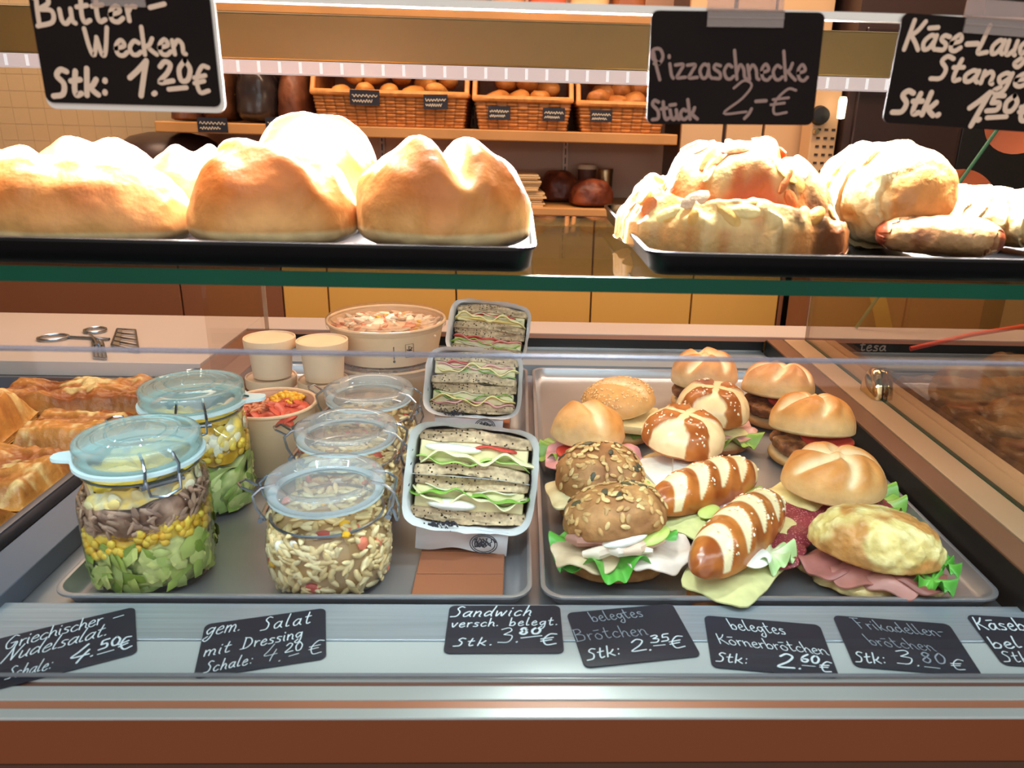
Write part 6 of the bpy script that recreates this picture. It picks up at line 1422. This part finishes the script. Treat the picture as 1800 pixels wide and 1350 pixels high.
# domed bread bin on the left
q0, q1 = PY(205, 280, 2.42)[0], PY(400, 280, 2.42)[0]; zt = PY(300, 231, 2.42)[2]
t = thing('domed_bin', 'dark brown domed bin on the back counter behind the butter rolls', 'bin', MT((q0+q1)/2, 2.42, BCZ)); R = (q1-q0)/2; H = zt-BCZ
MB().lathe([(0.0003, 0), (R, 0), (R, H*0.50), (R*0.97, H*0.60), (R*0.86, H*0.78), (R*0.64, H*0.92), (R*0.34, H*0.985), (0.0003, H)], 64).build('bin_body', M_dark, t)
o = MB().lathe([(R*1.01, H*0.50), (R*1.012, H*0.53), (R*1.0, H*0.555)], 64).build('lid_seam', M_chrome, t)
q = PY(420, 275, 2.33); zt = PY(420, 262, 2.33)[2]; o = MB().box(-0.06, 0.06, -0.05, 0.05, 0, zt-BCZ, bev=0.004).build('cream_box', M_kraft); o.matrix_world = MT(q[0], 2.32, BCZ); tag(o, 'small cream box on the back counter, right of the domed bin', 'box')
# packets on the upper shelf
rnd = random.Random(9); USZ = 1.5253; x = -0.95; pal = [(C(208, 150, 92), 'tan'), (C(196, 96, 64), 'red brown'), (C(224, 190, 138), 'cream'), (C(150, 88, 50), 'dark brown')]
ups = ('cream paper packet on the upper shelf, above the long shelf baskets')
k = 0
while x < 0.32:
    w_ = rnd.uniform(0.07, 0.13); c, nmn = pal[k % 4]; n, m = 24, 12
    T = np.linspace(0, 2*math.pi, n, endpoint=False)[None]; Zz = np.linspace(0, 1, m)[:, None]
    rr = (np.abs(np.cos(T)/(w_/2))**4+np.abs(np.sin(T)/0.06)**4)**(-.25); kk = 1-0.5*ss(Zz, 0.6, 1.0)*np.abs(np.sin(T)); X = rr*np.cos(T)+0*Zz; Yv = rr*np.sin(T)*kk; Z = 0.17*Zz+0*T
    nz = fbm(np.stack([X, Yv, Z], -1), 25, k); b = MB().grid(X*(1+.06*nz), Yv*(1+.08*nz), Z, np.asarray(c), None, True, True, True)
    o = b.build('bread_packet', mat('packet', None, 0.4, noise=(20, 0.1))); o.matrix_world = MT(x+w_/2, 2.38, USZ, rnd.uniform(-6, 6)); tag(o, f'{nmn} packet standing in the row on the upper shelf', 'packet', 'packets on the upper shelf'); x += w_+0.012; k += 1
# right side of the back: beige refrigerator, keypad appliance, dark oven, flower
Yf = 2.30; X0, X1, X2, X3 = [PY(p, 250, Yf)[0] for p in (1182, 1272, 1340, 1436)]
M_fridge = mat('fridge_beige', C(214, 174, 130), 0.4, noise=(1.5, 0.05))
t = thing('beige_cupboard', 'tall beige cupboard doors right of the baskets', 'cupboard', MT(0, Yf, 0))
MB().box(0.44+0.02, X3, 0.02, 0.30, 1.0107, 2.0).build('body', M_dark, t, False)
for a, c in ((0.455, X1-0.006), (X1+0.006, X2-0.004), (X2+0.004, X3)):
    MB().box(a, c, 0, 0.02, 1.012, 1.98, bev=0.002).build('door', M_fridge, t, False)
Ya = 2.20; a, c = PY(1430, 200, Ya)[0], PY(1476, 200, Ya)[0]; z0, z1 = 1.0107, PY(1450, 148, Ya)[2]
t = thing('keypad_appliance', 'beige keypad panel appliance with dark round knob on the back counter', 'appliance', MT((a+c)/2, Ya, 0)); w_ = (c-a)/2
MB().box(-w_, w_, 0, 0.08, BCZ, z1, bev=0.004).build('housing', M_fridge, t, False)
b = MB()
for i in range(6):
    for j in range(3): b.box(-w_*0.55+j*0.020, -w_*0.55+j*0.020+0.010, -0.002, 0.001, 1.13+i*0.022, 1.136+i*0.022)
o = b.build('keypad', M_dark, t, False)
kx = PY(1440, 205, Ya)[0]-(a+c)/2; kz = PY(1440, 203, Ya)[2]; b = MB(); b.lathe([(0.0003, 0.02), (0.022, 0.018), (0.026, 0.0), (0.0003, 0.0)], 32); o = put(b.build('knob', M_blackgap, t), kx, -0.001, kz, 0, 90)
b = MB().lathe([(0.0003, 0.014), (0.007, 0.014), (0.008, 0.0), (0.0003, 0)], 20); put(b.build('brass_tap', M_brass, t), kx-0.006, -0.001, kz-0.042, 0, 90)
Yo = 2.18; a, c = PY(1480, 250, Yo)[0], PY(1830, 250, Yo)[0]
t = thing('oven', 'dark glass fronted oven at the right behind the counter', 'oven', MT((a+c)/2, Yo, 0)); w_ = (c-a)/2
MB().box(-w_, w_, 0.0, 0.40, 0.0, 1.75).build('housing', M_dark, t, False); MB().box(-w_+0.02, w_-0.24, -0.012, 0.0, 1.02, 1.50, bev=0.004).build('oven_door', M_oven, t, False)
MB().box(w_-0.23, w_-0.01, -0.006, 0.0, 1.0, 1.6, bev=0.003).build('control_panel', M_blackgap, t, False)
b = MB(); b.tube([(-w_+0.0, -0.03, 1.36), (w_-0.3, -0.03, 1.36)], 0.006, 8); b.tube([(-w_+0.01, -0.03, 1.36), (-w_+0.01, 0, 1.36)], 0.005, 8); b.tube([(w_-0.31, -0.03, 1.36), (w_-0.31, 0, 1.36)], 0.005, 8); b.build('door_bar', M_brass, t)
lx = PY(1481, 190, Yo-0.03)
b = MB().lathe([(0.0003, -0.028), (0.010, -0.026), (0.011, 0.02), (0.008, 0.028), (0.0003, 0.029)], 20); put(b.build('lamp_reflection', mat('reflection_glow', C(255, 240, 210), 0.3, emit=((1.0, 0.82, 0.55), 3.0)), t), lx[0]-(a+c)/2, -0.026, lx[2])  # glowing capsule standing in for a lamp's reflection on the oven
# orange paper flower on a green stick standing on the ledge
Yfw = 1.335; s0 = PY(1758, 222, Yfw); s1 = PY(1684, 326, Yfw); dr = (s1-s0).normalized(); foot = s0+dr*((0.9040-s0[2])/dr[2])
t = thing('paper_flower', 'orange paper flower on a green stick standing on the staff ledge', 'flower', MT(foot[0], Yfw, 0.9058))
b = MB().tube([(0, 0, 0), tuple(s0-foot)], 0.0032, 8); b.build('stick', M_green, t)
def petal(c, rx, rz, seed, nm):
    q = PY(*c, Yfw+0.012)-foot; n = 40; T = np.linspace(0, 2*math.pi, n, endpoint=False)[None]; r = np.linspace(0, 1, 8)[:, None]
    R = r*(1+0.08*np.sin(3*T+seed)); X = q[0]+rx*R*np.cos(T); Z = q[2]+rz*R*np.sin(T); Yv = q[1]+0.010*(r**2)*np.sin(2*T+seed); b = MB()
    b.grid(X, Yv, Z, None, None, True, True); b.grid(X, Yv+0.0008, Z, None, None, True, True); b.build(nm, M_orange, t)
petal((1795, 218), 0.062, 0.048, 1, 'petal'); petal((1690, 345), 0.058, 0.042, 2, 'petal')
# red straw leaning on the ledge
a = PY(1600, 613, 1.245); bq = PY(1815, 571, 1.262)
t0 = MB().tube([tuple(a), tuple(a*0.5+bq*0.5+Vector((0, 0, 0.004))), tuple(bq)], 0.0042, 10).build('red_straw', M_red); tag(t0, 'long red straw lying behind the right glass partition', 'straw')
# brown paper bag behind the right partition
q = PY(1400, 545, 1.80); q2 = PY(1700, 545, 1.80); zt = PY(1550, 470, 1.80)[2]
t = thing('paper_carrier_bag', 'brown paper carrier bag standing behind the staff ledge at the right', 'bag', MT((q[0]+q2[0])/2, 1.80, 0.0))
w_ = (q2[0]-q[0])/2; b = MB()
rows = []
for z, k, d in ((0.40, 0.92, 0.07), (0.55, 0.98, 0.075), (zt-0.05, 1.0, 0.06), (zt, 0.99, 0.05)):
    rows.append([(-w_*k, -d, z), (0.1*w_, -d*1.06, z), (w_*k, -d, z), (w_*k*0.97, 0, z), (w_*k, d, z), (-w_*k, d, z), (-w_*k*0.97, 0, z)])
b.rows(rows, None, None, True, False); b.build('bag_body', mat('bag_paper', C(132, 84, 54), 0.7, noise=(6, 0.12)), t, False)
rx = PY(1512, 540, 1.72)[0]-(q[0]+q2[0])/2
b = MB(); b.rows([[(rx+0.02-0.016+0.05*(1-u), -0.079-0.004*math.sin(u*3), zt-0.02-0.13*(1-u)-0.0), (rx+0.02+0.022+0.05*(1-u), -0.081-0.004*math.sin(u*3), zt-0.02-0.13*(1-u))] for u in np.linspace(0, 1, 10)], None, None, False, False, False)
b.build('yellow_ribbon', mat('ribbon_yellow', C(196, 160, 70), 0.5), t)
# stool that carries the bag
t = thing('wooden_stool', 'wooden stool under the brown paper bag', 'stool', MT((q[0]+q2[0])/2, 1.80, 0.0))
MB().box(-w_, w_, -0.11, 0.11, 0.37, 0.3995, bev=0.004).build('seat', M_wood, t, False)
for sx in (-1, 1):
    for sy in (-1, 1): MB().box(sx*(w_-0.03)-0.015, sx*(w_-0.03)+0.015, sy*0.09-0.015, sy*0.09+0.015, 0, 0.3698).build('leg', M_wood, t, False)
